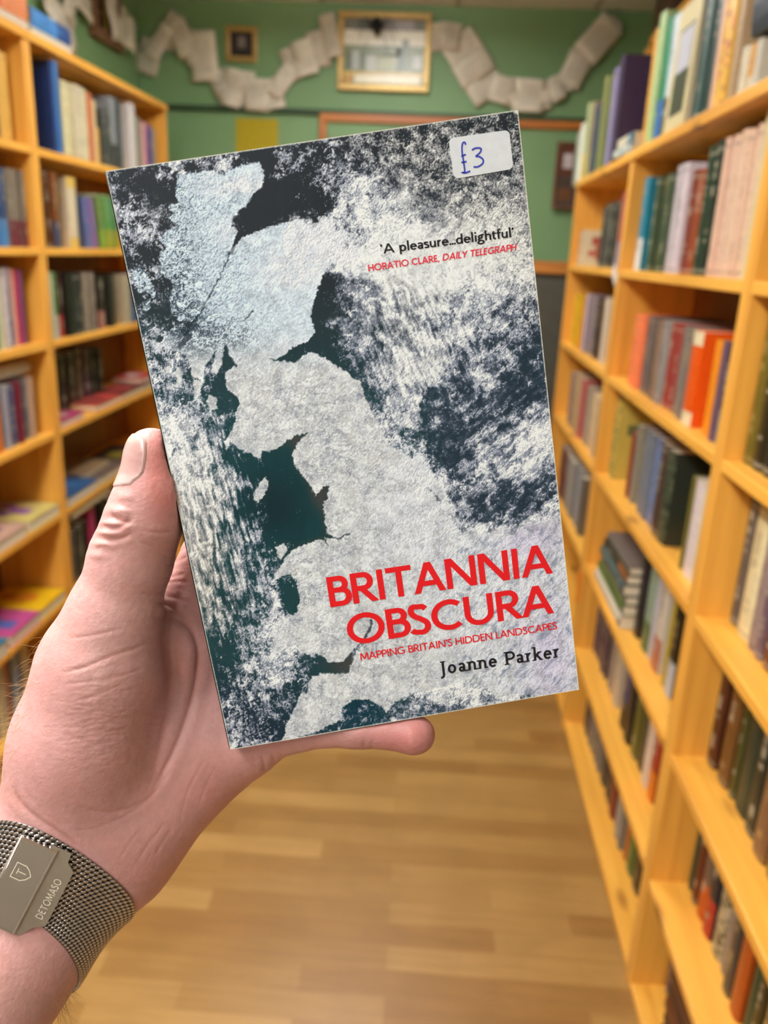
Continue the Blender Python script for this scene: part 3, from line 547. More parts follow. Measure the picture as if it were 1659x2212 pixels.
# garland of old book pages
GAR = [ # px centre, width, height, turn (photo pixels), on the back wall unless marked
 (321,122,44,58,18),(343,90,32,62,38),(368,66,34,60,30),(392,82,40,62,-28),(413,105,34,54,-22),(439,122,50,82,-4),
 (478,182,38,46,-30),(503,190,38,64,12),(529,193,38,62,3),(556,205,46,56,3),(588,203,42,52,-12),(609,176,34,62,38),(633,138,36,56,-24),(659,124,40,60,-16),(688,106,40,62,-12),(714,78,30,72,-14),
 (946,80,36,46,-6),(972,78,40,44,8),(998,104,46,66,52),(1023,146,46,70,54),(1047,186,46,66,50),(1084,194,40,46,14),(1112,200,26,50,6),(1144,207,58,56,2),(1180,206,24,50,-4),(1202,192,28,44,-26),(1226,176,24,34,-20),
 (1243,150,46,58,22),(1266,116,46,58,32),(1294,84,52,72,40),(1318,66,30,40,35)]
def back_hit(px, py, Y):
    d = CF + CR*((px-W_PX/2)/F_PX) - CU*((py-H_PX/2)/F_PX); return CP + d*((Y-CP[1])/d[1])
rg = np.random.RandomState(3)
def page(cx, cz, w, h, turn, yoff, cup):
    m = MB(); nx, nz = 5, 6; ca, sa = math.cos(turn), math.sin(turn); vs = []; base = np.array(s2l('ebe3d0'))*rg.uniform(.88, 1.08)
    for i in range(nz+1):
        for j in range(nx+1):
            u, v = (j/nx-.5)*w, (i/nz-.5)*h; b = cup*math.sin(math.pi*j/nx) + .006*math.sin(6*i/nz+cx*40)
            vs.append((cx+u*ca-v*sa, yoff-b, cz+u*sa+v*ca))
    m.add(vs, [])
    for i in range(nz):
        for j in range(nx):
            a = i*(nx+1)+j; m.f.append((a, a+1, a+nx+2, a+nx+1)); ink = .86 if (1 <= j < nx-1 and 0 < i < nz-1) else 1
            m.c.append(tuple(base*ink*rg.uniform(.97, 1.02)))
    return m
def solid(o, t):
    md = o.modifiers.new('thickness', 'SOLIDIFY'); md.thickness = t; return o
for G0, lab, gx in ((GAR[:16], 'garland of old book pages looping from the wall corner to the gilt-framed picture', -.9), (GAR[16:], 'garland of old book pages dipping between the gilt-framed picture and the bookcases', .3)):
    g = tag(empty('page_garland', (gx, YB-.02, 2.35)), lab, 'garland', 'garlands of book pages'); g0 = np.array(g.location)
    for i, (px, py, w, h, tn) in enumerate(G0):
        Y = YB-.016-.012*(i % 2); p = back_hit(px, py, Y); k = np.linalg.norm(p-CP)/F_PX*1.02
        solid(page(p[0]-g0[0], p[2]-g0[2], w*k, h*k, math.radians(-tn), Y-g0[1], .010).build('page', PAPER, g, True), .0006)
    MB().tube([np.array(back_hit(px, py-8, YB-.012))-g0 for (px, py, *_r) in G0], .0012, 5).build('string', plain('twine', 'a08a60', .9), g)
g = tag(empty('page_garland', (XL+.03, 3.2, 2.3)), 'garland of book pages on the side wall above the tall bookcase', 'garland', 'garlands of book pages'); g1 = np.array(g.location)
def left_hit(px, py, X):
    d = CF + CR*((px-W_PX/2)/F_PX) - CU*((py-H_PX/2)/F_PX); return CP + d*((X-CP[0])/d[0])
pts = []
for i, (px, py, w, h, tn) in enumerate([(142,62,40,60,10),(118,22,30,50,-30),(180,8,40,40,15),(248,42,26,66,-10),(266,60,20,66,14),(284,78,20,56,20),(150,20,26,40,30)]):
    p = left_hit(px, py, XL+.03+.01*(i % 2)); k = np.linalg.norm(p-CP)/F_PX; m = page(0, 0, w*k*1.9, h*k, math.radians(-tn), 0, .01)
    m.v = [(p[0]-g1[0]-v[1], p[1]-g1[1]+v[0], p[2]-g1[2]+v[2]) for v in m.v]; solid(m.build('page', PAPER, g, True), .0006); pts.append(p-g1)
pts = sorted(pts, key=lambda q: q[1]); MB().tube(pts, .0012, 5).build('string', bpy.data.materials['twine'], g)
# ---- printed cover: a satellite view of a snowy island under broken cloud, worked out on a fine grid ----
CORN = [(248,365),(1138,233),(1250,1490),(497,1620)]          # photo corners TL TR BR BL
BW, BH, BT = .129, .198, .017
def homog(src, dst):
    A = []
    for (x, y), (u, v) in zip(src, dst):
        A.append([x, y, 1, 0, 0, 0, -u*x, -u*y, -u]); A.append([0, 0, 0, x, y, 1, -v*x, -v*y, -v])
    return np.linalg.svd(np.array(A, float))[2][-1].reshape(3, 3)
def hmap(M, x, y):
    w = M[2,0]*x + M[2,1]*y + M[2,2]
    return (M[0,0]*x + M[0,1]*y + M[0,2])/w, (M[1,0]*x + M[1,1]*y + M[1,2])/w
H_C2P = homog([(0,BH),(BW,BH),(BW,0),(0,0)], CORN)
H_P2C = np.linalg.inv(H_C2P)
def perlin(x, y, seed=0):
    rs = np.random.RandomState(seed); N = 256
    ang = rs.rand(N, N)*2*np.pi; gx, gy = np.cos(ang), np.sin(ang)
    xi, yi = np.floor(x).astype(int), np.floor(y).astype(int); fx, fy = x-xi, y-yi
    s = lambda t: t*t*t*(t*(t*6-15)+10)
    def g(i, j): a, b = (xi+i) % N, (yi+j) % N; return gx[a,b]*(fx-i) + gy[a,b]*(fy-j)
    u, v = s(fx), s(fy)
    return 1.5*((g(0,0)*(1-u)+g(1,0)*u)*(1-v) + (g(0,1)*(1-u)+g(1,1)*u)*v)
def fbm(x, y, o, seed=0, gain=.5, ridged=False):
    t = 0; a = 1; n = 0
    for k in range(o):
        p = perlin(x*2**k+17.3*k, y*2**k-9.1*k, seed+k)
        t = t + a*((1-2*np.abs(p)) if ridged else p); n += a; a *= gain
    return t/n
def sd_poly(px, py, pts, soft=1.0):
    """signed distance (+ inside) from points to a polygon, in photo pixels"""
    d = np.full(px.shape, 1e9); ins = np.zeros(px.shape, bool); n = len(pts)
    for i in range(n):
        ax, ay = pts[i]; bx, by = pts[(i+1) % n]; ex, ey = bx-ax, by-ay
        t = np.clip(((px-ax)*ex + (py-ay)*ey)/(ex*ex+ey*ey+1e-9), 0, 1)
        d = np.minimum(d, (px-ax-t*ex)**2 + (py-ay-t*ey)**2)
        if ay != by: ins ^= ((ay > py) != (by > py)) & (px < (bx-ax)*(py-ay)/(by-ay)+ax)
    return np.sqrt(d)*np.where(ins, 1, -1)
MAINLAND = [(402,374),(440,370),(470,362),(500,372),(540,352),(582,346),(591,378),(586,398),(566,414),(551,440),(530,455),(519,470),(520,484),
 (532,492),(514,543),(506,548),(540,508),(600,486),(660,470),(720,500),(738,528),(735,556),(718,580),(703,615),(690,655),(685,681),(694,713),(680,733),(645,748),
 (616,771),(594,774),(625,777),(651,781),(671,762),(691,759),(720,774),(738,787),(763,801),(772,812),(791,821),(801,861),(815,892),(835,929),(848,958),(880,975),
 (916,1001),(942,1018),(962,1057),(985,1110),(1000,1150),(1100,1150),(1270,1100),(1270,1500),(1100,1500),(1000,1470),(930,1490),(880,1500),(850,1520),(835,1540),
 (828,1528),(796,1510),(763,1512),(740,1528),(734,1556),(712,1566),(690,1578),(646,1592),(610,1605),(617,1570),(636,1532),(652,1497),(665,1497),(669,1467),(695,1455),
 (724,1455),(753,1454),(763,1428),(788,1387),(786,1384),(765,1402),(743,1430),(714,1430),(700,1418),(685,1410),(665,1415),(650,1402),(639,1390),(617,1405),(598,1414),(585,1400),
 (600,1369),(620,1350),(646,1320),(652,1294),(646,1255),(633,1239),(610,1245),(590,1259),(600,1240),(617,1213),(628,1195),(652,1180),(685,1167),(701,1163),(716,1178),(708,1160),
 (738,1163),(712,1150),(708,1109),(703,1089),(715,1076),(718,1048),(708,1050),(690,1068),(665,1027),(643,1001),(642,975),(652,955),(676,931),(652,938),(634,946),(617,962),
 (594,972),(574,971),(571,989),(551,978),(536,972),(522,965),(506,949),(499,972),(495,952),(509,933),(521,907),(518,890),(529,869),(523,852),(503,838),(497,803),(508,796),(520,788),
 (507,760),(500,742),(490,790),(478,808),(468,800),(474,775),(484,752),(470,768),(456,788),(450,830),(443,817),(428,812),(420,770),(402,757),(374,752),(366,725),(392,700),(414,730),
 (450,668),(430,690),(400,690),(386,673),(379,644),(391,615),(385,600),(364,588),(361,542),(378,530),(360,514),(376,496),(402,482),(382,467),(397,456),(382,441),(404,435),(398,418)]
ISLES = [[(581,1027),(588,1044),(583,1063),(566,1084),(555,1077),(565,1047)], [(620,1173),(600,1180),(611,1207),(630,1187)],
 [(302,580),(322,575),(340,600),(352,622),(348,640),(330,622),(318,630),(306,604)], [(322,648),(338,645),(342,662),(330,672)],
 [(395,790),(410,800),(404,830),(392,842)], [(430,815),(448,822),(446,850),(428,868),(432,835)], [(462,850),(480,856),(482,880),(466,884),(458,866)],
 [(415,690),(404,712),(380,735),(372,720)]]
SEAS = [[(592,345),(588,397),(552,440),(520,470),(517,486),(546,490),(600,482),(625,472),(643,451),(634,430),(618,408),(612,370),(606,344)],
 [(722,578),(742,560),(752,590),(738,660),(752,720),(775,790),(764,800),(738,787),(720,772),(690,757),(671,760),(651,779),(625,775),(650,748),(690,730),(700,712),(690,680),(708,615)]]
# cloud cover over the sea, 0..9, on a lattice: columns x = 250..1250, rows y = 250..1600, step 50
CLOUDS = """
444444444444444443333
333333333344455544444
334747205344555555555
431044201356564555555
443144000167765667655
665443114666898788766
433111129698999999877
555222222046899999998
332111111035678786655
333222211135675876544
555542111135568656343
666642111113788363234
555532344333563343134
777754311114663433567
888873311111631245789
888875210111163466655
888887410011188353336
888886311001188533368
888886620001198688988
888886530002299998999
888886560003999999999
888885470013999999999
888875580145999999999
555532578245789989999
444424674112579888889
444444544222468877689
555555434433453465589
555555534334433443589
"""
def lattice(px, py):
    G = np.array([[int(c) for c in r] for r in CLOUDS.split()], float)/9
    fx = np.clip((px-250)/50, 0, G.shape[1]-1.001); fy = np.clip((py-250)/50, 0, G.shape[0]-1.001)
    i, j = fy.astype(int), fx.astype(int); a, b = fy-i, fx-j; a, b = a*a*(3-2*a), b*b*(3-2*b)
    return (G[i,j]*(1-b)+G[i,j+1]*b)*(1-a) + (G[i+1,j]*(1-b)+G[i+1,j+1]*b)*a
def blob(px, py, x, y, rx, ry, a=0):
    c, s = math.cos(math.radians(a)), math.sin(math.radians(a)); dx, dy = px-x, py-y
    return np.exp(-((dx*c+dy*s)/rx)**2 - ((-dx*s+dy*c)/ry)**2)
def sstep(a, b, x): t = np.clip((x-a)/(b-a), 0, 1); return t*t*(3-2*t)
def mix(a, b, t): t = np.asarray(t)[..., None]; return a*(1-t) + b*t
def cover_colours(nu, nv):
    U, V = np.meshgrid(np.linspace(0, BW, nu), np.linspace(0, BH, nv))
    px, py = hmap(H_C2P, U, V)
    x, y = px/100, py/100
    # bend the lattice so that nothing follows its squares
    wx, wy = fbm(x*2.2, y*2.2, 4, 3), fbm(x*2.2, y*2.2, 4, 11)
    cov = lattice(px + 45*wx, py + 45*wy)
    q1, q2 = fbm(x*9, y*9, 3, 21), fbm(x*9, y*9, 3, 27)
    cx_, cy_ = px + 5*q1 + 3*fbm(x*25, y*25, 3, 61), py + 5*q2 + 3*fbm(x*25, y*25, 3, 67)
    land = sd_poly(cx_, cy_, MAINLAND)
    for p in ISLES: land = np.maximum(land, sd_poly(cx_, cy_, p))
    sea_cut = np.full(px.shape, -1e9)
    for p in SEAS: sea_cut = np.maximum(sea_cut, sd_poly(cx_, cy_, p))
    land = np.minimum(land, -sea_cut)
    east = sstep(930, 1010, px)*sstep(1060, 1110, py)*sstep(1420, 1380, py)
    lm = sstep(-1.2, 1.2, land)*(1-east) + sstep(-22, 22, land + 40*fbm(x*6, y*6, 5, 211, .6))*east
    # sea
    sea = np.zeros(px.shape+(3,)) + np.array([.125,.155,.18])
    sea = mix(sea, np.array([.11,.25,.27]), sstep(520, 950, py))
    sea = mix(sea, np.array([.045,.235,.255]), blob(px, py, 630, 1060, 130, 190))
    sea = mix(sea, np.array([.04,.155,.185]), .8*blob(px, py, 600, 1090, 70, 80))
    sea = mix(sea, np.array([.09,.15,.22]), sstep(1380, 1600, py)*sstep(900, 450, px))
    sea = mix(sea, np.array([.03,.21,.27]), blob(px, py, 775, 1540, 75, 55))
    sea = mix(sea, np.array([.14,.19,.25]), .8*sstep(850, 1000, px)*sstep(500, 900, py))
    sea = mix(sea, np.array([.27,.26,.25]), .9*np.maximum(blob(px, py, 750, 1432, 42, 32), np.maximum(blob(px, py, 700, 1070, 22, 30), blob(px, py, 650, 948, 24, 18))))
    sea = mix(sea, np.array([.24,.24,.22]), .7*sstep(14, 0, -land)*blob(px, py, 680, 1090, 90, 130))
    sea *= (1 + .10*fbm(x*6, y*1.5, 4, 31) + .05*fbm(x*40, y*40, 2, 35))[..., None]
    # clouds: cotton cells driven by two scales of noise, streaks turned along the wind
    def along(deg, fl, fa, seed):
        c, k = math.cos(math.radians(deg)), math.sin(math.radians(deg))
        return fbm((x*c+y*k)*fl + .9*wx, (-x*k+y*c)*fa + .9*wy, 6, seed, .62)
    wNE = sstep(-60, 120, (px-760)*.75 - (py-330)*.9)                    # the north-east corner: rows of tiny specks
    wC = np.clip(blob(px, py, 900, 720, 150, 190)*1.3, 0, 1)
    wW = sstep(720, 560, px)
    streak = along(-42, 2.4, 9, 53); streak = streak*(1-wC) + along(68, 2.2, 10, 54)*wC
    streak = streak*(1-wNE) + along(38, 3.5, 9, 55)*wNE; streak = streak*(1-wW) + along(76, 1.8, 13, 56)*wW
    big = fbm(x*3.2+.5*wx, y*3.2+.5*wy, 3, 41)
    cell = fbm(x*8+1.6*q1, y*8+1.6*q2, 7, 47, .64)
    speck = fbm(x*30, y*30, 4, 71, .75)
    kst = np.clip(.22 + .6*blob(px, py, 480, 1150, 110, 260) + .35*blob(px, py, 1120, 950, 190, 190) + .3*wC + .1*wNE, 0, .8)
    n = .5*big + (1-kst)*cell*1.5 + kst*streak*1.5 + .20*speck*(1+3.2*wNE)
    soft = np.clip(.34*blob(px, py, 420, 1150, 120, 330) + .6*blob(px, py, 1000, 590, 240, 80, -10) + .35*blob(px, py, 850, 640, 110, 130) + .25*blob(px, py, 1150, 950, 90, 50, -30), 0, .6)
    cov = cov - .16*blob(px, py, 480, 1200, 60, 190) - .10*blob(px, py, 430, 1330, 40, 120)
    t = 2.5*(cov-.50+.07*sstep(640,760,px)*sstep(1150,1050,py)) + 1.75*n - .10*wNE - .30*blob(px, py, 1080, 620, 170, 80) - .32*blob(px, py, 1060, 710, 150, 70) + .5*blob(px, py, 985, 530, 170, 45, -9)
    cl = sstep(-.20-soft, .22+soft*.8, t)
    thick = sstep(-.1, 1.3, t)
    # light on the cloud tops as the satellite saw it
    h = cell + .5*speck + .7*streak*kst
    gx = np.gradient(h, axis=1) - np.gradient(h, axis=0)
    rel = np.clip(gx/(np.std(gx)+1e-6), -2.4, 2.4)
    body = fbm(x*5+1.5*q1, y*5+1.5*q2, 6, 77, .62)
    val = .60 + .40*thick + .085*rel*(.4+.6*(1-soft*1.3)) + .55*np.minimum(body, .1) - .10*wNE
    ctint = mix(np.zeros(px.shape+(3,)) + np.array([.90,.94,1.06]), np.array([1.0,1.0,.985]), sstep(.55, .92, val))
    warm = np.array([1.02,1.0,.955])
    ctint = mix(ctint, warm, .8*np.clip(blob(px, py, 440, 1240, 70, 220) + .8*wNE, 0, 1))
    ccol = np.clip(val, .10, .975)[..., None]*ctint
    ccol = mix(ccol, np.array([.60,.58,.55]), .55*np.clip(blob(px, py, 490, 1260, 50, 180), 0, 1)*sstep(.2, -.3, streak))
    ccol = mix(ccol, np.array([.52,.52,.53]), .7*np.clip(blob(px, py, 905, 400, 170, 45, 45) + .8*blob(px, py, 890, 690, 90, 130) + .85*blob(px, py, 430, 1230, 60, 200), 0, 1)*sstep(.28, -.3, streak+.5*big))
    haze = sstep(-.75, .1, t)*sstep(700, 800, px)*sstep(300, 420, py)
    sea = mix(sea, np.array([.38,.41,.47]), .50*haze)
    img = mix(sea, ccol, cl)
    # land under snow: relief, deep valleys in the north-west, grey patchwork in the south
    r1 = fbm(x*6+1.6*q1, y*9+1.6*q2, 5, 83, .55); r2 = fbm(x*16+.8*q2, y*20+.8*q1, 4, 89, .7, True)
    hh = r1 + .12*r2; g2 = np.gradient(hh, axis=1)*.55 - np.gradient(hh, axis=0)
    rl = np.clip(g2/(np.std(g2)+1e-6), -2.3, 2.3)
    north = sstep(820, 690, py); nw = north*sstep(640, 470, px)
    hills = np.clip(blob(px, py, 705, 990, 55, 75)+blob(px, py, 665, 1260, 55, 100)+.8*blob(px, py, 650, 1390, 60, 22)+.7*blob(px, py, 590, 890, 90, 60)+.8*blob(px, py, 820, 1010, 70, 130)+.7*blob(px, py, 690, 830, 90, 50), 0, 1)
    lv = .885 + .010*rel + .026*rl*(1+1.1*nw+2.0*hills) + .12*big + .26*body + .040*speck
    lcol = np.clip(lv, .25, .975)[..., None]*mix(np.array([.985,.985,.975])+np.zeros(px.shape+(3,)), np.array([.93,.985,1.03]), north*.9)
    lcol = mix(lcol, np.array([.34,.47,.58]), .70*sstep(-.7, -2.0, rl)*north*(.30+.70*nw))
    ridge = sstep(.60, .86, fbm(x*7+1.5*q1+.4*y, y*12+1.5*q2, 4, 203, .55, True))*north*sstep(700, 480, px)
    lcol = mix(lcol, np.array([.25,.35,.44]), .55*ridge)
    clus = sstep(-.22, .22, fbm(x*2.3+.6*wx, y*2.3+.6*wy, 4, 221, .6))
    gl = sstep(.0, .35, fbm(x*4+q1, y*4+q2, 6, 97, .66))*sstep(620, 900, py)
    lcol = mix(lcol, np.array([.58,.59,.64]), .46*gl)
    spots = sstep(.06, .34, fbm(x*15+q1, y*15+q2, 5, 101, .78))*sstep(640, 860, py)
    lcol = mix(lcol, np.array([.33,.36,.43]), .85*spots*(.25+.75*gl)*(.12+.88*clus))
    patch = sstep(-.02, .34, fbm(x*9+1.4*q2, y*9+1.4*q1, 5, 207, .68))*sstep(700, 850, py)
    lcol = mix(lcol, np.array([.50,.52,.58]), .72*patch*(.10+.90*clus))
    fine = sstep(.45, .8, r2)*sstep(700, 850, py)
    lcol = mix(lcol, np.array([.50,.53,.60]), .40*fine*clus)
    # dark glens running inland from the west coast
    fj = fbm(x*4.5+1.2*q1+1.6*wx+.5*y, y*9+1.2*q2+1.6*wy, 3, 107, .5, True)
    glen = sstep(.66, .90, fj + .25*blob(px, py, 400, 650, 90, 130) + .22*blob(px, py, 500, 745, 90, 50))*north*np.clip(sstep(500, 400, px) + blob(px, py, 500, 740, 90, 60), 0, 1)
    lcol = mix(lcol, np.array([.11,.17,.22]), .85*glen)
    for pts, wd in [([(514,545),(485,605),(450,668),(425,722)], 1.3), ([(424,722),(402,745)], 5), ([(545,490),(512,545)], 4), ([(500,745),(508,770),(522,786)], 3),
                    ([(560,668),(540,690)], 1.2), ([(738,1163),(760,1150)], 2), ([(786,1386),(800,1362),(806,1340)], 2), ([(1001,1140),(994,1180)], 5), ([(930,1050),(960,1085)], 3)]:
        for (ax, ay), (bx, by) in zip(pts, pts[1:]):
            tt = np.clip(((cx_-ax)*(bx-ax)+(cy_-ay)*(by-ay))/((bx-ax)**2+(by-ay)**2), 0, 1)
            dd = np.hypot(cx_-ax-tt*(bx-ax), cy_-ay-tt*(by-ay))
            lcol = mix(lcol, np.array([.17,.21,.25]), .85*sstep(wd+1, wd-.8, dd))
    # soft cloud lying over parts of the land
    over = np.clip(1.1*blob(px, py, 560, 395, 70, 30) + 1.1*blob(px, py, 690, 530, 75, 55) + .75*blob(px, py, 900, 1090, 130, 130) + blob(px, py, 1080, 1260, 230, 150) + 1.1*blob(px, py, 1150, 1400, 150, 140) + .9*blob(px, py, 640, 590, 90, 55) + .8*blob(px, py, 520, 500, 60, 40) + .6*blob(px, py, 640, 740, 60, 30) + .5*blob(px, py, 470, 400, 50, 30), 0, 1)
    om = over*sstep(-.30, .35, .8*cell + .6*big + .5*streak + .5*(over-.45))
    oc = np.clip(.90 + .075*rel + .08*big + .34*np.minimum(body, .04), .3, .985)[..., None]*np.array([.985,.99,1.015])
    lcol = mix(lcol, oc, om)
    purple = np.clip(blob(px, py, 1190, 1420, 60, 130) + blob(px, py, 1150, 1150, 80, 60), 0, 1)
    lcol = mix(lcol, lcol*np.array([.97,.93,1.0]), purple)
    bl = sstep(.0, .45, along(-50, 3, 8, 113))*sstep(900, 1020, px)*sstep(1090, 1180, py)
    lcol = mix(lcol, np.array([.45,.49,.58]), .75*bl)
    img = mix(img, lcol, lm)
    # thin cloud drifting across the west coast
    dr = np.clip(blob(px, py, 330, 470, 60, 45) + blob(px, py, 340, 740, 60, 70) + .8*blob(px, py, 440, 900, 50, 60) + .7*blob(px, py, 580, 1390, 45, 60), 0, 1)
    img = mix(img, oc, .8*dr*sstep(-.1, .4, cell + .5*big + .3*(dr-.4)))
    d2 = np.clip(1.1*blob(px, py, 690, 500, 75, 42) + .9*blob(px, py, 760, 545, 45, 45) + .9*blob(px, py, 905, 1015, 55, 95, -35) + .7*blob(px, py, 990, 1150, 60, 50) + .6*blob(px, py, 880, 1500, 90, 25) + .6*blob(px, py, 470, 368, 60, 14), 0, 1)
    img = mix(img, np.clip(oc*1.02, 0, .985), sstep(-.25, .30, .9*cell + .5*big + 1.1*(d2-.62))*sstep(.08, .3, d2))
    # rubbed white at the trimmed edges
    ed = np.minimum(np.minimum(U, BW-U), np.minimum(V, BH-V))*1000
    wear = sstep(.42, .12, ed + .10*fbm(x*20, y*20, 2, 127))
    cr = np.minimum(np.hypot(U-BW, V-BH), np.minimum(np.hypot(U-BW, V)+.3e-3, np.hypot(U, V)))*1000
    wear = np.maximum(wear, sstep(1.7, 1.0, cr + .9*speck))
    img = mix(img, np.array([.90,.88,.82]), wear)
    return np.clip(img*np.array([.985, 1.022, 1.045]), .02, .985)
# ------------------------------------------------------------------ lettering drawn as strokes
def arc(cx, cy, rx, ry, a0, a1, n=18):
    return [(cx+rx*math.cos(math.radians(a0+(a1-a0)*i/n)), cy+ry*math.sin(math.radians(a0+(a1-a0)*i/n))) for i in range(n+1)]
def crom(pts, n=6):
    p = [pts[0]]+list(pts)+[pts[-1]]; out = []
    for i in range(1, len(p)-2):
        for k in range(n):
            t = k/n; out.append(tuple(.5*((2*p[i][j])+(-p[i-1][j]+p[i+1][j])*t+(2*p[i-1][j]-5*p[i][j]+4*p[i+1][j]-p[i+2][j])*t*t+(-p[i-1][j]+3*p[i][j]-3*p[i+1][j]+p[i+2][j])*t**3) for j in (0, 1)))
    return out+[pts[-1]]
def glyph(ch, w):
    """(advance, strokes) in cap heights; ('L', pts) even stroke, ('D', a, b) straight stroke cut level at both ends"""
    h = w/2
    def stem(x, a=0, b=1): return ('L', [(x, a), (x, b)])
    def bowl(x0, x1, y0, y1): r = (y1-y0)/2; return ('L', [(x0, y1)]+arc(x1-r*.9, (y0+y1)/2, r*.9, r, 90, -90)+[(x0, y0)])
    G = {
     'A': (.90, [('D', (h*1.05, 0), (.45, 1)), ('D', (.90-h*1.05, 0), (.45, 1)), ('L', [(.20, .31), (.70, .31)])]),
     'B': (.66, [stem(h+.04), bowl(h+.04, .54, .54, 1-h), bowl(h+.04, .62-h*.2, h, .54)]),
     'C': (.92, [('L', arc(.54, .5, .50-h, .515-h, 47, 313, 30))]),
     'D': (.94, [stem(h+.04), ('L', [(h+.04, 1-h)]+arc(.40, .5, .50-h, .5-h, 90, -90, 24)+[(h+.04, h)])]),
     'E': (.58, [stem(h+.04), ('L', [(.04, 1-h), (.52, 1-h)]), ('L', [(.04, .52), (.48, .52)]), ('L', [(.04, h), (.54, h)])]),
     'G': (.98, [('L', arc(.54, .5, .50-h, .515-h, 47, 300, 28)+[(.86, .16), (.86, .46)]), ('L', [(.62, .46), (.86+h, .46)])]),
     'H': (.86, [stem(h+.04), stem(.82-h), ('L', [(.05, .52), (.8, .52)])]),
     'I': (.30, [stem(.15)]),
     'L': (.54, [stem(h+.04), ('L', [(.04, h), (.52, h)])]),
     'M': (1.02, [('D', (h, 0), (.14, 1)), ('D', (1.02-h, 0), (.88, 1)), ('D', (.16, 1), (.51, .12)), ('D', (.86, 1), (.51, .12))]),
     'N': (.94, [stem(h+.04), stem(.90-h), ('D', (h+.05, 1), (.89-h, 0))]),
     'O': (1.08, [('L', arc(.54, .5, .52-h, .52-h, 90, 450, 40))]),
     'P': (.64, [stem(h+.04), bowl(h+.04, .62-h*.2, .43, 1-h)]),
     'R': (.72, [stem(h+.04), bowl(h+.04, .60-h*.2, .48, 1-h), ('D', (.30, .50), (.70-h*.4, 0))]),
     'S': (.58, [('L', crom([(.49, .83), (.40, .94-h*.3), (.28, 1.01-h), (.13, .93), (.085, .77), (.17, .62), (.34, .50), (.48, .36), (.49, .18), (.37, .04+h*.3), (.24, h-.01), (.12, .06+h*.5), (.05, .16)], 5))]),
     'T': (.76, [('L', [(.02, 1-h), (.74, 1-h)]), stem(.38)]),
     'U': (.90, [('L', [(h+.04, 1)]+arc(.45, .41, .41-h, .42-h, 180, 360, 22)+[(.86-h, 1)])]),
     'Y': (.80, [('D', (.40, .42), (h, 1)), ('D', (.40, .42), (.80-h, 1)), stem(.40, 0, .46)]),
     ',': (.26, [('L', [(.15, .12), (.08, -.14)])]), '.': (.27, [('L', [(.13, 0), (.13, w*1.15)])]), "'": (.22, [('L', [(.13, 1.0), (.08, .74)])]), '`': (.22, [('L', [(.08, 1.0), (.13, .74)])]), ' ': (.34, []),
     'a': (.53, [('L', [(.06, .56)]+arc(.25, .46, .22-h, .23-h, 110, 0, 10)+[(.47-h, 0)]), ('L', arc(.235, .20, .205-h, .215-h, 60, 420, 24))]),
     'd': (.63, [stem(.57-h, 0, 1.06), ('L', arc(.29, .33, .27-h, .35-h, 90, 450, 28))]),
     'e': (.58, [('L', [(.06, .35), (.53-h, .35)]+arc(.29, .33, .26-h*.8, .35-h, 5, 318, 26))]),
     'f': (.36, [('L', [(.16, 0), (.16, .82)]+arc(.30, .86, .14, .20-h, 180, 70, 10)), ('L', [(.02, .63), (.34, .63)])]),
     'g': (.56, [('L', arc(.25, .45, .21-h, .225-h, 90, 450, 24)), ('L', [(.30, .655), (.54, .655)]), ('L', crom([(.17, .25), (.10, .16), (.18, .07), (.36, .05), (.49, -.06), (.44, -.22), (.25, -.28), (.08, -.22), (.05, -.09), (.14, .02)], 5))]),
     'h': (.60, [stem(h+.05, 0, 1.06), ('L', [(h+.05, .42)]+arc(.31, .44, .245-h, .25-h, 150, 0, 14)+[(.555-h, 0)])]),
     'i': (.26, [stem(.13, 0, .67), ('L', [(.13, .84), (.13, .84+w*1.1)])]),
     'l': (.26, [stem(.13, 0, 1.06)]),
     'n': (.60, [stem(h+.05, 0, .67), ('L', [(h+.05, .42)]+arc(.31, .44, .245-h, .25-h, 150, 0, 14)+[(.555-h, 0)])]),
     'o': (.62, [('L', arc(.31, .33, .28-h, .35-h, 90, 450, 28))]),
     'p': (.63, [stem(h+.05, -.30, .67), ('L', arc(.33, .33, .27-h, .35-h, 90, 450, 28))]),
     'r': (.40, [stem(h+.05, 0, .67), ('L', [(h+.05, .40)]+arc(.29, .42, .20-h, .265-h, 160, 62, 10))]),
     's': (.42, [('L', crom([(.36, .57), (.22, .68-h), (.09, .59), (.09, .45), (.22, .36), (.34, .26), (.34, .10), (.21, -.01+h), (.05, .09)], 5))]),
     't': (.38, [('L', [(.15, .86), (.15, .16)]+arc(.28, .16, .13, .17-h, 180, 290, 8)), ('L', [(.01, .63), (.35, .63)])]),
     'u': (.60, [('L', [(h+.05, .67)]+arc(.29, .24, .245-h, .25-h, 180, 330, 12)+[(.55-h, .30)]), stem(.55-h, 0, .67)]),
     'k': (.60, [stem(h+.06, 0, 1.06), ('D', (.13, .26), (.46, .67)), ('D', (.26, .42), (.54, 0))]),
     'J': (.42, [('L', [(.26, 1)]+[(.26, -.02)]+arc(.10, -.04, .16, .20, 0, -110, 10))]),
    }
    if ch == '_': return (.55, [('L', [(.10+.18*0, 0), (.10, w*1.15)]), ('L', [(.28, 0), (.28, w*1.15)]), ('L', [(.46, 0), (.46, w*1.15)])])
    return G[ch]
SERIF = {'J': [(.08, 1, .40)], 'n': [(-.04, 0, .20), (.40, 0, .64), (-.05, .67, .10)], 'P': [(-.06, 0, .28), (-.06, 1, .12)], 'r': [(-.04, 0, .24), (-.05, .67, .10)], 'k': [(-.05, 0, .22), (-.05, 1.06, .10), (.40, 0, .64), (.34, .67, .58)], 'a': [(.40, 0, .58)]}
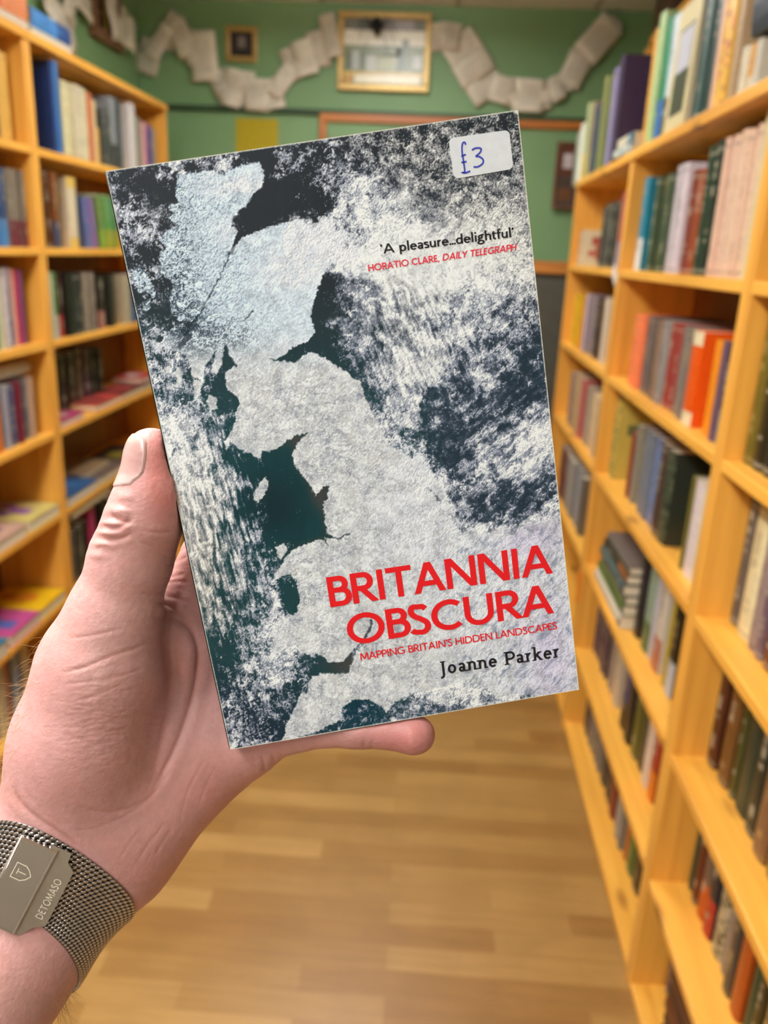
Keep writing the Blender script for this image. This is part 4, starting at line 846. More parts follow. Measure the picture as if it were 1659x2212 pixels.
def ribbon(pts, w, V, Fc):
    p = np.array(pts, float); keep = [0]+[i for i in range(1, len(p)) if np.linalg.norm(p[i]-p[i-1]) > 1e-5]; p = p[keep]; n = len(p)
    closed = np.linalg.norm(p[0]-p[-1]) < 1e-4
    d = np.diff(p, axis=0); d /= np.linalg.norm(d, axis=1)[:, None]; b = len(V)
    for i in range(n):
        if closed: d0, d1 = d[(i-1) % (n-1)], d[i % (n-1)]
        else: d0, d1 = d[max(i-1, 0)], d[min(i, n-2)]
        n0, n1 = np.array([-d0[1], d0[0]]), np.array([-d1[1], d1[0]]); m = n0+n1; m /= np.linalg.norm(m)+1e-9
        k = min(1/max(m@n1, .3), 2.2)*w/2; V.append(p[i]+m*k); V.append(p[i]-m*k)
    for i in range(n-1): Fc.append((b+2*i+1, b+2*i+3, b+2*i+2, b+2*i))
def text_shapes(txt, w, slant=0, serif=False, italic_from=None, track=0.0, wide=1.0):
    V, Fc, x, Zs, lay = [], [], 0.0, [], 0
    for ci, ch in enumerate(txt):
        adv, st = glyph(ch, w); sl = slant if italic_from is None or ci >= italic_from else 0; n0 = len(V)
        for s_ in st:
            lay += 1; Zs += [lay]*0
            if s_[0] == 'L': ribbon(s_[1], w, V, Fc)
            else:
                (ax, ay), (bx, by) = s_[1], s_[2]; L = math.hypot(bx-ax, by-ay); hw = w/2*L/max(abs(by-ay), 1e-6); hw = min(hw, w); b = len(V)
                V += [np.array([ax-hw, ay]), np.array([ax+hw, ay]), np.array([bx+hw, by]), np.array([bx-hw, by])]; Fc.append((b, b+1, b+2, b+3) if by > ay else (b+1, b, b+3, b+2))
            Zs += [lay % 7]*(len(V)-len(Zs))
        if serif and ch in SERIF:
            for (sx0, sy, sx1) in SERIF[ch]:
                t = w*.62; y0 = sy if sy == 0 else sy-t; b = len(V); V += [np.array([sx0, y0]), np.array([sx1, y0]), np.array([sx1, y0+t]), np.array([sx0, y0+t])]; Fc.append((b, b+1, b+2, b+3)); lay += 1; Zs += [lay % 7]*(len(V)-len(Zs))
        for k in range(n0, len(V)): V[k] = np.array([V[k][0]*wide + sl*V[k][1] + x, V[k][1]])
        x += (adv+track)*wide
    return np.column_stack([np.array(V), np.array(Zs)*1.3e-5]), Fc, x

# ------------------------------------------------------------------ the paperback held up in front
Kinv = np.diag([1/F_PX, 1/F_PX, 1]); Mh = homog([(0,BH),(BW,BH),(BW,0),(0,0)], [(x-W_PX/2, y-H_PX/2) for x, y in CORN])
G_ = Kinv@Mh; G_ = G_*(1 if G_[2,2] > 0 else -1); s_ = 2/(np.linalg.norm(G_[:,0])+np.linalg.norm(G_[:,1])); G_ = G_*s_
r1 = G_[:,0]/np.linalg.norm(G_[:,0]); r2 = G_[:,1]-r1*(G_[:,1]@r1); r2 /= np.linalg.norm(r2); r3 = np.cross(r1, r2); T_CAM = G_[:,2]
c2w = lambda v: v[0]*CR - v[1]*CU + v[2]*CF
ex, ey = c2w(r1), c2w(r2); ez = np.cross(ex, ey); org = CP + c2w(T_CAM)
BOOK_M = M4(ex, ey, ez, org)
novel = empty('paperback', (0, 0, 0)); novel.matrix_world = BOOK_M
tag(novel, 'paperback with snowy satellite cover and red title, held up in the hand', 'book')
def cover_mat():
    m, nt, bs = new_mat('printed_cover'); a = nd(nt, 'ShaderNodeVertexColor'); a.layer_name = 'Col'
    n = nd(nt, 'ShaderNodeTexNoise'); n.inputs['Scale'].default_value = 2600; n.inputs['Detail'].default_value = 3
    nt.links.new(coords(nt, (1, 1, 1)), n.inputs['Vector'])
    g = ramp(nt, n.outputs['Fac'], [(.3, (.86,)*3), (.7, (1.0,)*3)]); mx = nd(nt, 'ShaderNodeMix', data_type='RGBA', blend_type='MULTIPLY'); mx.inputs['Factor'].default_value = .22
    nt.links.new(a.outputs['Color'], mx.inputs['A']); nt.links.new(g, mx.inputs['B']); nt.links.new(mx.outputs['Result'], bs.inputs['Base Color'])
    bs.inputs['Roughness'].default_value = .45; bs.inputs['Specular IOR Level'].default_value = .25; return m
NU, NV = 560, 860
img = cover_colours(NU, NV); lin = np.where(img <= .04045, img/12.92, ((img+.055)/1.055)**2.4)
U_, V_ = np.meshgrid(np.linspace(0, BW, NU), np.linspace(0, BH, NV)); Z_ = np.zeros_like(U_)
cd = np.minimum(U_, 0.004)/.004; Z_ -= .0004*(1-cd)**2                       # the hinge edge rolls back to the spine
co = np.stack([U_, V_, Z_], -1).reshape(-1, 3).astype(np.float32); idx = np.arange(NU*NV).reshape(NV, NU)
q = np.stack([idx[:-1,:-1], idx[:-1,1:], idx[1:,1:], idx[1:,:-1]], -1).reshape(-1, 4).astype(np.int32)
me = bpy.data.meshes.new('front_cover'); me.vertices.add(len(co)); me.vertices.foreach_set('co', co.ravel()); me.loops.add(q.size); me.loops.foreach_set('vertex_index', q.ravel())
me.polygons.add(len(q)); me.polygons.foreach_set('loop_start', np.arange(0, q.size, 4, dtype=np.int32)); me.polygons.foreach_set('loop_total', np.full(len(q), 4, np.int32)); me.update(calc_edges=True)
at = me.color_attributes.new('Col', 'FLOAT_COLOR', 'POINT'); at.data.foreach_set('color', np.concatenate([lin.reshape(-1, 3), np.ones((NU*NV, 1))], 1).astype(np.float32).ravel())
me.polygons.foreach_set('use_smooth', [True]*len(q)); me.materials.append(cover_mat()); fc = bpy.data.objects.new('front_cover', me); COL.objects.link(fc); fc.parent = novel
CARD = plain('cover_card', 'e2ddd0', .6, 0, .06, 300); INKY = plain('spine_print', '3a4a55', .45, 0, .3, 90)
MB().box((.0003, .0002, -.0009), (BW-.0001, BH-.0001, -.0005)).build('cover_card', CARD, fc)
pb = MB(); nl = 46                                                            # page block: gently uneven leaves
for i in range(nl):
    z0 = -.0011-(BT-.0022)*i/nl; z1 = z0-(BT-.0022)/nl*.86; j = .00025*math.sin(i*2.1)+.0002*math.sin(i*5.3)
    pb.box((.001, .0005+j*.6, z1), (BW-.0006+j, BH-.0002+j*.8, z0))
pb.build('page_block', plain('novel_pages', 'e6dcc2', .8, 0, .05, 400), novel)
MB().box((0, 0, -BT), (BW, BH, -BT+.0004)).build('back_cover', plain('back_print', '24485a', .45, 0, .3, 60), novel)
sp = MB(); sp.add([(-.0002-.0006*math.sin(math.pi*k/6), y, -BT*k/6) for y in (0, BH) for k in range(7)], [(k, k+1, k+8, k+7) for k in range(6)]).build('spine', INKY, novel, True)
RED = plain('red_ink', 'e8151f', .4, 0, .0); RED2 = plain('soft_red_ink', 'e8384c', .4, 0, .0); BLACK = plain('black_ink', '17171c', .4, 0, .0)
def letter(name, txt, p0, p1, cap, w, mat, **kw):
    """text whose baseline runs between two photo points on the cover"""
    a = np.array(hmap(H_P2C, *map(float, p0))); b = np.array(hmap(H_P2C, *map(float, p1))); L = np.linalg.norm(b-a); dx = (b-a)/L; dy = np.array([-dx[1], dx[0]])
    mid = ((p0[0]+p1[0])/2, (p0[1]+p1[1])/2); qm = np.array(hmap(H_P2C, *mid)); t = np.array(hmap(H_P2C, mid[0]-.15*cap, mid[1]-.99*cap)); capm = np.linalg.norm(t-qm)
    V, Fc, adv = text_shapes(txt, w, **kw); x0, x1 = V[:, 0].min(), V[:, 0].max(); sx = L/(x1-x0)
    m = MB(); vs = [(*(a + dx*(v[0]-x0)*sx + dy*v[1]*capm), .00010+v[2]) for v in V]; m.add(vs, Fc)
    return m.build(name, mat, novel)
letter('title', 'BRITANNIA', (718, 1311), (1198, 1237), 65, .168, RED)
letter('title', 'OBSCURA', (757, 1393.5), (1199, 1323), 64, .168, RED)
letter('subtitle', "MAPPING BRITAIN'S HIDDEN LANDSCAPES", (781, 1426), (1205, 1358), 15.5, .15, RED)
letter('author_name', 'Joanne Parker', (952, 1457), (1209, 1419), 28, .155, BLACK, serif=True, track=.10)
letter('review_quote', "`A pleasure_delightful'", (838, 545), (1126, 508), 20.5, .150, BLACK)
letter('quote_source', 'HORATIO CLARE, DAILY TELEGRAPH', (811, 583), (1132, 537), 14.5, .175, RED2, slant=.20, italic_from=15)
# price sticker
sc = [np.array(hmap(H_P2C, *map(float, q_))) for q_ in [(987, 295), (1118, 276.5), (1126, 361), (998, 383)]]
def quadmap(u, v): return (sc[3]*(1-u)+sc[2]*u)*(1-v) + (sc[0]*(1-u)+sc[1]*u)*v
ring = []; r = .085
for cx, cy, a0 in [(1-r, 1-r*1.5, 0), (r, 1-r*1.5, 90), (r, r*1.5, 180), (1-r, r*1.5, 270)]:
    ring += [(cx+r*math.cos(math.radians(a0+k*15)), cy+r*1.5*math.sin(math.radians(a0+k*15))) for k in range(7)]
pts = [quadmap(u, v) for u, v in ring]; m = MB(); n = len(pts)
m.add([(*p, .00024) for p in pts]+[(*p, .00002) for p in pts], [tuple(range(n))]+[(i, (i+1) % n + 0, (i+1) % n + n, i+n)[::-1] for i in range(n)])
st = m.build('price_sticker', plain('sticker_paper', 'd9e1e6', .55, 0, .05, 300), novel); st['label'] = 'white price sticker'
PEN = plain('blue_ballpoint', '2f3fb5', .5, 0, .1, 200); V, Fc = [], []
for stroke in [[(1024,309),(1022,304),(1018,305),(1016,312),(1016,325),(1018,340),(1020,355),(1021,366),(1019,369),(1016,369.5),(1022,370),(1028,368),(1033,366)], [(1014,334),(1019,332),(1024,330)], [(1014,347),(1019,347),(1025,345)],
        [(1037,321),(1043,317),(1051,316),(1057,318),(1055,325),(1049,331),(1046,334),(1053,335),(1060,340),(1061,347),(1056,353),(1048,357),(1040,357)]]:
    pp = np.array([hmap(H_P2C, float(x), float(y)) for x, y in crom(stroke, 5)]); ribbon(pp, .00052, V, Fc)
m = MB(); m.add([(v[0], v[1], .00032) for v in V], Fc).build('price_writing', PEN, st)
# ------------------------------------------------------------------ the person: left hand, wrist and forearm
def CAM(px, py, d): return np.array([(px-W_PX/2)/F_PX*d, (py-H_PX/2)/F_PX*d, d])
def book_d(px, py):
    """distance along the viewing axis of the book's front plane"""
    ray = np.array([(px-W_PX/2)/F_PX, (py-H_PX/2)/F_PX, 1.0]); return (T_CAM@r3)/(ray@r3)
def behind(px, py, r): d = book_d(px, py)+BT*1.02; return d/(1-r/F_PX*.96)
PR = []      # name, a, b, ra, rb, flatten in depth, blend
def seg(a, b, ra, rb, flat=1.0, k=.006):
    A, B = CAM(*a), CAM(*b); PR.append((A, B, ra*a[2]/F_PX, rb*b[2]/F_PX, flat, k))
WR = (62, 1966, .300)
seg((-150, 2330, .272), (0, 2070, .292), 176, 150, 1.15, .004)            # forearm
seg((0, 2070, .292), WR, 150, 146, 1.2, .012)                            # wrist
seg(WR, (205, 1815, .309), 146, 158, 1.3, .012)                           # heel of the hand
seg((225, 1795, .309), (438, 1612, .318), 155, 126, 1.28, .014)            # outer edge of the palm
seg((110, 1800, .300), (175, 1600, .297), 120, 128, 1.0, .016)             # ball of the thumb
seg((175, 1600, .297), (216, 1440, .292), 128, 120, 1.0, .014)
seg((230, 1640, .312), (400, 1390, .318), 120, 92, 1.35, .014)             # hollow of the palm
seg((330, 1600, .318), (470, 1520, .324), 125, 100, 1.4, .014)
# thumb lying along the spine
dth = lambda px, py: book_d(px, py)+.0055
seg((216, 1440, .292), (246, 1330, .287), 120, 94, 1.05, .010)
seg((246, 1330, .287), (284, 1205, .283), 92, 82, 1.0, .006)
seg((284, 1205, .283), (312, 1122, dth(330, 1120)), 82, 77, 1.0, .006)
seg((312, 1122, dth(330, 1120)), (329, 1058, dth(340, 1060)), 75, 66, 1.0, .006)
seg((329, 1058, dth(340, 1060)), (327, 984, dth(340, 990)), 65, 51, 1.0, .006)
seg((327, 984, dth(340, 990)), (328, 974, dth(340, 980)), 49, 46, 1.0, .004)
NTH = len(PR)
# loose skin of the web folded between thumb and forefinger
seg((356, 1342, .300), (398, 1400, .305), 30, 32, 1.0, .005); seg((398, 1400, .305), (394, 1500, .309), 32, 24, 1.0, .006)
# index finger: its root shows between thumb and spine, then it runs up behind the book
seg((392, 1390, .316), (425, 1285, .311), 80, 70, 1.15, .010)
i2 = behind(520, 1150, 56); seg((425, 1285, .311), (462, 1205, .308), 68, 66, 1.0, .006)
seg((462, 1205, .308), (600, 1130, behind(600, 1130, 52)), 64, 52, 1.0, .005)
seg((600, 1130, behind(600, 1130, 52)), (740, 1105, behind(740, 1105, 46)), 50, 42, 1.0, .004)
# middle and ring fingers behind the book
seg((450, 1420, .322), (620, 1290, behind(620, 1290, 58)), 82, 58, 1.0, .008); seg((620, 1290, behind(620, 1290, 58)), (780, 1255, behind(780, 1255, 50)), 56, 48, 1.0, .004); seg((780, 1255, behind(780, 1255, 50)), (880, 1245, behind(880, 1245, 44)), 48, 40, 1.0, .004)
seg((490, 1510, .325), (640, 1430, behind(640, 1430, 54)), 80, 54, 1.0, .008); seg((640, 1430, behind(640, 1430, 54)), (790, 1400, behind(790, 1400, 48)), 54, 46, 1.0, .004); seg((790, 1400, behind(790, 1400, 48)), (890, 1390, behind(890, 1390, 42)), 46, 38, 1.0, .004)
# little finger under the lower edge
seg((462, 1590, .322), (540, 1604, .314), 112, 62, 1.1, .010); seg((540, 1604, .314), (640, 1576, .307), 57, 44, 1.0, .006)
seg((640, 1576, .307), (770, 1570, .303), 43, 42, 1.0, .004); seg((770, 1570, .303), (893, 1588, .299), 41.5, 38.5, 1.0, .004); seg((893, 1588, .299), (902, 1587, .299), 38.5, 37, 1.0, .003)
RB = np.stack([r1, r2, -r3]) if False else np.stack([r1, r2, np.cross(r1, r2)])
def book_sdf(p):
    q_ = (p-T_CAM)@RB.T; zc = q_[..., 2]                                   # third axis points away from or toward the lens
    sgn = -1.0 if RB[2][2] > 0 else 1.0; z = zc*(1 if RB[2][2] > 0 else -1)  # z > 0 goes behind the cover
    d = np.stack([np.abs(q_[..., 0]-BW/2)-BW/2, np.abs(q_[..., 1]-BH/2)-BH/2, np.abs(z-BT/2)-BT/2], -1)
    return np.linalg.norm(np.maximum(d, 0), axis=-1)+np.minimum(d.max(-1), 0)
def hand_sdf(p, lo=0, hi=None, cut=True):
    out = None
    for (A, B, ra, rb, fl, k) in PR[lo:hi]:
        q_ = p-A; ab = B-A; S = np.array([1, 1, fl]); t = np.clip(((q_*S)@(ab*S))/((ab*S)@(ab*S)), 0, 1)
        d = (q_-t[..., None]*ab)*S; d = np.sqrt((d*d).sum(-1))-(ra+(rb-ra)*t); d = d/(1+.35*(fl-1))
        if out is None: out = d
        else:
            h = np.clip(.5+.5*(out-d)/k, 0, 1); out = out*(1-h)+d*h-k*h*(1-h)
    if cut:
        bd = -(book_sdf(p)-.00035); k = .0012; h = np.clip(.5-.5*(out-bd)/k, 0, 1); out = out*(1-h)+bd*h+k*h*(1-h)
    return out
def surface_net(f, lo, hi, h):
    n = np.ceil((hi-lo)/h).astype(int)+1; ax = [lo[i]+h*np.arange(n[i]) for i in range(3)]
    F = np.empty(n, np.float32)
    for i in range(n[0]):
        p = np.stack(np.meshgrid([ax[0][i]], ax[1], ax[2], indexing='ij'), -1); F[i] = f(p)[0]
    S = F < 0; cs = [(i, j, k) for i in (0, 1) for j in (0, 1) for k in (0, 1)]; sl = lambda a, o: a[o[0]:n[0]-1+o[0], o[1]:n[1]-1+o[1], o[2]:n[2]-1+o[2]]
    cnt = sum(sl(S, o).astype(np.int8) for o in cs); act = (cnt > 0) & (cnt < 8); idx = -np.ones(act.shape, int); I = np.argwhere(act); idx[act] = np.arange(len(I))
    acc = np.zeros((len(I), 3)); m = np.zeros(len(I))
    for a in cs:
        for axn in range(3):
            if a[axn]: continue
            b = list(a); b[axn] = 1; fa = F[tuple((I+a).T)]; fb = F[tuple((I+b).T)]; x = (fa < 0) != (fb < 0); t = np.where(x, fa/(fa-fb+1e-12), 0)
            pt = np.array(a, float)[None].repeat(len(I), 0); pt[:, axn] = t; acc += pt*x[:, None]; m += x
    V = lo+h*(I+acc/m[:, None]); Q = []
    for axn in range(3):
        o1, o2 = [(1, 2), (2, 0), (0, 1)][axn]; d = np.zeros(3, int); d[axn] = 1
        a = S[:n[0]-d[0], :n[1]-d[1], :n[2]-d[2]]; b = S[d[0]:, d[1]:, d[2]:]; E = np.argwhere(a != b); fl = a[tuple(E.T)]
        ok = (E[:, o1] > 0) & (E[:, o2] > 0) & (E[:, o1] < n[o1]-1) & (E[:, o2] < n[o2]-1) & (E[:, axn] < n[axn]-1); E, fl = E[ok], fl[ok]
        u = np.zeros(3, int); u[o1] = 1; v = np.zeros(3, int); v[o2] = 1
        c = [idx[tuple((E-u-v).T)], idx[tuple((E-v).T)], idx[tuple(E.T)], idx[tuple((E-u).T)]]; q_ = np.stack(c, 1); q_[~fl] = q_[~fl][:, ::-1]; Q.append(q_[(q_ >= 0).all(1)])
    return V, np.concatenate(Q)
lo = CAM(-330, 900, .24); lo[2] = .225; lo[0] = -.205; hi = np.array([.030, .205, .372])
lo[1] = -.040
V, Q = surface_net(hand_sdf, lo, hi, .0016)
def grad(f, p, e=.0004):
    g = np.stack([f(p+np.eye(3)[i]*e)-f(p-np.eye(3)[i]*e) for i in range(3)], -1)/(2*e); return g
for it in range(2):
    g = grad(hand_sdf, V); d = hand_sdf(V); V = V-np.clip(d/np.maximum((g*g).sum(-1), .2), -.001, .001)[:, None]*g
def raw_mesh(name, V, Q):
    me = bpy.data.meshes.new(name); me.vertices.add(len(V)); me.vertices.foreach_set('co', V.astype(np.float32).ravel()); me.loops.add(Q.size); me.loops.foreach_set('vertex_index', Q.astype(np.int32).ravel())
    me.polygons.add(len(Q)); me.polygons.foreach_set('loop_start', np.arange(0, Q.size, 4, dtype=np.int32)); me.polygons.foreach_set('loop_total', np.full(len(Q), 4, np.int32)); me.update(calc_edges=True); me.validate(); return me
me = raw_mesh('person', V, Q); person = bpy.data.objects.new('person', me); COL.objects.link(person)
md = person.modifiers.new('s', 'SUBSURF'); md.levels = 2; md.render_levels = 2
me2 = bpy.data.meshes.new_from_object(person.evaluated_get(bpy.context.evaluated_depsgraph_get())); person.modifiers.clear(); person.data = me2; me = me2; me.name = 'person'
nv = len(me.vertices); co = np.empty(nv*3, np.float32); me.vertices.foreach_get('co', co); co = co.reshape(-1, 3).astype(float)
nr = np.empty(nv*3, np.float32); me.vertices.foreach_get('normal', nr); nr = nr.reshape(-1, 3).astype(float)
def proj(c_): return c_[:, 0]/c_[:, 2]*F_PX+W_PX/2, c_[:, 1]/c_[:, 2]*F_PX+H_PX/2
qx, qy = proj(co); front = np.clip(-(nr*co).sum(1)/np.linalg.norm(co, axis=1)*2.5+.45, 0, 1)
zmax = np.where(qx < 560, .335, .40)
CREASES = [ # polyline in the photo, half-width px, depth mm, ridge beside it mm
 ([(338,1333),(362,1334),(388,1341),(408,1355),(421,1375),(429,1405),(427,1446),(419,1492),(407,1535),(388,1590),(362,1650),(330,1712)], 5.5, .75, .40),
 ([(338,1300),(362,1308),(384,1320),(402,1340)], 4.5, .55, .25), ([(346,1345),(358,1405),(366,1463),(364,1521),(354,1576),(342,1637),(322,1700)], 9, .75, .25), ([(379,1400),(386,1440),(388,1470)], 4, .35, .1),
 ([(148,1380),(188,1374),(220,1368),(262,1358)], 2.6, .30, .05), ([(137,1452),(179,1443),(214,1428),(249,1414),(285,1403),(320,1387)], 3.2, .42, .10), ([(133,1480),(190,1472),(249,1463),(289,1451),(314,1440)], 2.4, .25, .04),
 ([(150,1520),(217,1499),(262,1478)], 2.2, .2, .03), ([(180,1560),(260,1540),(310,1510)], 2.0, .14, .02), ([(120,1600),(200,1590),(280,1570)], 2.0, .12, .02),
 ([(306,1281),(330,1284),(350,1278)], 3, .35, .1), ([(304,1320),(325,1322),(345,1315)], 2.2, .2, 0), ([(308,1144),(325,1150),(348,1151),(380,1147)], 2.8, .34, .08), ([(303,1171),(333,1185),(364,1206)], 2.4, .25, .05),
 ([(244,1112),(255,1123),(268,1127),(281,1126)], 3.6, .62, .32), ([(230,1137),(246,1142),(266,1135),(284,1124)], 2.8, .42, .22), ([(224,1164),(240,1167),(262,1163),(284,1153)], 3.2, .5, .25), ([(212,1186),(224,1180),(238,1180)], 2.4, .35, .1), ([(262,1090),(272,1096),(284,1098)], 2.2, .2, .1),
 ([(352,1249),(374,1246),(398,1240)], 2.4, .3, .1), ([(352,1262),(380,1256),(408,1258)], 2.2, .25, .06), ([(362,1222),(385,1212),(405,1202)], 2.2, .25, .06), ([(370,1203),(390,1190),(405,1182)], 2, .2, .05), ([(352,1288),(380,1292),(412,1304)], 3.5, .4, .15),
 ([(170,1744),(205,1752),(240,1753),(282,1745),(315,1728),(336,1712)], 4, .32, .10), ([(150,1795),(200,1790),(255,1770),(300,1745),(345,1700),(372,1650)], 2.4, .2, .03),
 ([(300,1857),(318,1826),(340,1800),(352,1780)], 2.6, .22, .05), ([(335,1850),(352,1818),(372,1790)], 2.4, .2, .05), ([(262,1850),(282,1818),(305,1790)], 2.2, .16, .03), ([(390,1770),(402,1720),(425,1670),(445,1640)], 2.4, .18, .04), ([(430,1740),(448,1690),(470,1650)], 2.2, .15, .03),
 ([(29,1705),(40,1728),(56,1748),(94,1777),(145,1810),(185,1846)], 4.5, .55, .30), ([(60,1712),(90,1750),(140,1786)], 3, .2, .06), ([(565,1632),(570,1650),(572,1668)], 3.2, .5, .25), ([(585,1626),(592,1640),(594,1656)], 2.4, .3, .12), ([(604,1622),(610,1634)], 2, .2, .1), ([(775,1580),(785,1600),(788,1615)], 2.8, .3, .1), ([(795,1580),(803,1600),(806,1612)], 2.2, .2, .05)]
disp = np.zeros(nv); red = np.zeros(nv)
for pts, w, dep, rid in CREASES:
    pts = crom(pts, 4); d = np.full(nv, 1e9); L = 0; tt = np.zeros(nv); tot = sum(math.hypot(b[0]-a[0], b[1]-a[1]) for a, b in zip(pts, pts[1:]))
    for a, b in zip(pts, pts[1:]):
        ex_, ey_ = b[0]-a[0], b[1]-a[1]; l2 = ex_*ex_+ey_*ey_+1e-9; t = np.clip(((qx-a[0])*ex_+(qy-a[1])*ey_)/l2, 0, 1); dd = np.hypot(qx-a[0]-t*ex_, qy-a[1]-t*ey_); c_ = dd < d; tt = np.where(c_, (L+t*math.sqrt(l2))/tot, tt); d = np.minimum(d, dd); L += math.sqrt(l2)
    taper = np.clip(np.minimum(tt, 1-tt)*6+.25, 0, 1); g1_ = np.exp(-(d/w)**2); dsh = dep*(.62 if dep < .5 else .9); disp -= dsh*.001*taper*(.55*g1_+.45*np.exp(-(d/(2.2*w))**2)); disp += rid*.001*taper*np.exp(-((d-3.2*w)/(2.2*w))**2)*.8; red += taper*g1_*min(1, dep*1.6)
for x, y, rx, ry, a in [(258,1104,22,12,1.3), (243,1130,20,7,1.1), (236,1151,22,8,1.2), (222,1176,20,9,.9), (212,1200,18,9,.6), (270,1074,16,12,.7)]:   # loose skin over the thumb knuckle
    disp += a*.001*np.exp(-((qx-x)/rx)**2-((qy-y)/ry)**2)
ok_f = np.maximum(front, .8*((nr[:, 2] < .5) & (qx < 300) & (qy > 1050) & (qy < 1220)))*((co[:, 2] < zmax) & ((qx < 470) | (qy > 1600)))
wr = .20e-3*fbm(qx/26+.3*qy/26, qy/9, 4, 5)*np.clip(1-np.hypot((qx-230)/150, (qy-1560)/190), 0, 1)*2 + .16e-3*fbm(qx/10, qy/24, 4, 8)*np.exp(-((qx-170)/60)**2-((qy-1270)/110)**2) + 0.08e-3*fbm(qx/12, qy/12, 4, 15)
co2 = co + nr*((disp+wr)*ok_f)[:, None]
me.vertices.foreach_set('co', cam2world(co2).astype(np.float32).ravel())
# skin tones: pink pads, paler ball of the thumb, ruddy outer palm
def bl(x, y, rx, ry, a=0): return blob(qx, qy, x, y, rx, ry, a)
c0 = np.array([.66, .375, .325]); skin = np.zeros((nv, 3))+c0
skin = mix(skin, np.array([.72, .285, .235]), np.clip(.85*bl(348, 1010, 42, 110) + 1.0*bl(880, 1590, 90, 45) + .55*bl(360, 1060, 40, 90), 0, 1))
skin = mix(skin, np.array([.69, .425, .365]), .75*np.clip(bl(265, 1300, 55, 150, 15)+bl(215, 1430, 80, 60), 0, 1))
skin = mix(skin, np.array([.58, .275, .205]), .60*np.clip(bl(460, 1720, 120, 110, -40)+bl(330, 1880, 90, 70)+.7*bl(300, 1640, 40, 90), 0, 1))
skin = mix(skin, np.array([.62, .33, .28]), .55*np.clip(bl(120, 1440, 45, 90, 20)+.6*bl(190, 1640, 110, 80)+.6*bl(60, 1600, 40, 80), 0, 1))
skin = mix(skin, np.array([.66, .33, .26]), .5*np.clip(bl(400, 1260, 40, 70)+bl(400, 1420, 30, 60), 0, 1))
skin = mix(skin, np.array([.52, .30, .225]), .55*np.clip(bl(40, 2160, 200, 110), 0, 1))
mot = fbm(qx/38, qy/38, 4, 31); skin *= .86*(1-.26*bl(880, 1590, 130, 60))[:, None]*(1+.09*mot)[:, None]*np.array([1.0, .95, 1.02]); skin = mix(skin, np.array([.64, .30, .26]), .30*sstep(.0, .5, fbm(qx/60, qy/60, 3, 37)))  # little fingertip darkened in the colour to offset light from above
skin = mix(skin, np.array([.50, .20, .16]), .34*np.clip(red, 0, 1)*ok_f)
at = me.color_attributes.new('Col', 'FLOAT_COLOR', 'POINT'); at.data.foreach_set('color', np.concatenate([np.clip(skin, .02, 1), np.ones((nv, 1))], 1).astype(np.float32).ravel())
me.polygons.foreach_set('use_smooth', [True]*len(me.polygons))
def skin_mat():
    m, nt, bs = new_mat('skin'); a = nd(nt, 'ShaderNodeVertexColor'); a.layer_name = 'Col'
    n = nd(nt, 'ShaderNodeTexNoise'); n.inputs['Scale'].default_value = 420; n.inputs['Detail'].default_value = 5; v = coords(nt, (1, 1, 1)); nt.links.new(v, n.inputs['Vector'])
    g = ramp(nt, n.outputs['Fac'], [(.3, (.93, .90, .89)), (.65, (1, 1, 1))]); mx = nd(nt, 'ShaderNodeMix', data_type='RGBA', blend_type='MULTIPLY'); mx.inputs['Factor'].default_value = 1
    nt.links.new(a.outputs['Color'], mx.inputs['A']); nt.links.new(g, mx.inputs['B']); nt.links.new(mx.outputs['Result'], bs.inputs['Base Color'])
    vo = nd(nt, 'ShaderNodeTexVoronoi'); vo.inputs['Scale'].default_value = 1100; nt.links.new(v, vo.inputs['Vector'])
    ad = nd(nt, 'ShaderNodeMath', operation='ADD'); nt.links.new(vo.outputs['Distance'], ad.inputs[0]); nt.links.new(n.outputs['Fac'], ad.inputs[1])
    bump(nt, bs, ad.outputs[0], .22, .0003)
    bs.inputs['Roughness'].default_value = .48; bs.inputs['Specular IOR Level'].default_value = .4; bs.inputs['Subsurface Weight'].default_value = .14; bs.inputs['Subsurface Radius'].default_value = (1, .35, .2); bs.inputs['Subsurface Scale'].default_value = .004; return m
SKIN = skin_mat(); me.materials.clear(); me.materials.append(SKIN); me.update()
tag(person, 'left hand and wrist of a person, thumb along the spine of the raised paperback', 'person')
# thumb nail: a curved plate on the side of the thumb that is turned away
NAIL = [(289,938),(282,952),(278,975),(276,1010),(277,1040),(282,1046),(290,1038),(299,1031),(308,1022),(313,1004),(316,980),(316,958),(312,948),(304,942),(297,938)]
fcs = np.array([p_.vertices[:] for p_ in me.polygons]); cen = co2[fcs].mean(1); fn = nr[fcs].mean(1); fx, fy = proj(cen)
sdn = sd_poly(fx, fy, [(288,936),(240,945),(240,1052),(282,1047),(291,1038),(301,1031),(310,1020),(314,1002),(317,978),(317,957),(312,947),(304,941),(296,937)])
sel = (sdn > 0) & (cen[:, 2] < .30) & (fy < 1060) & (fn[:, 0] < .35)
keep = fcs[sel]; uv = np.unique(keep); mp_ = -np.ones(nv, int); mp_[uv] = np.arange(len(uv)); vx, vy = proj(co2[uv])
sdv = sd_poly(vx, vy, [(288,936),(240,945),(240,1052),(282,1047),(291,1038),(301,1031),(310,1020),(314,1002),(317,978),(317,957),(312,947),(304,941),(296,937)])
rise = .00042*np.clip(sdv/3.0, 0, 1)+.00006; nvx = co2[uv]+nr[uv]*rise[:, None]
nm = raw_mesh('thumb_nail', cam2world(nvx), mp_[keep]); nm.polygons.foreach_set('use_smooth', [True]*len(nm.polygons))
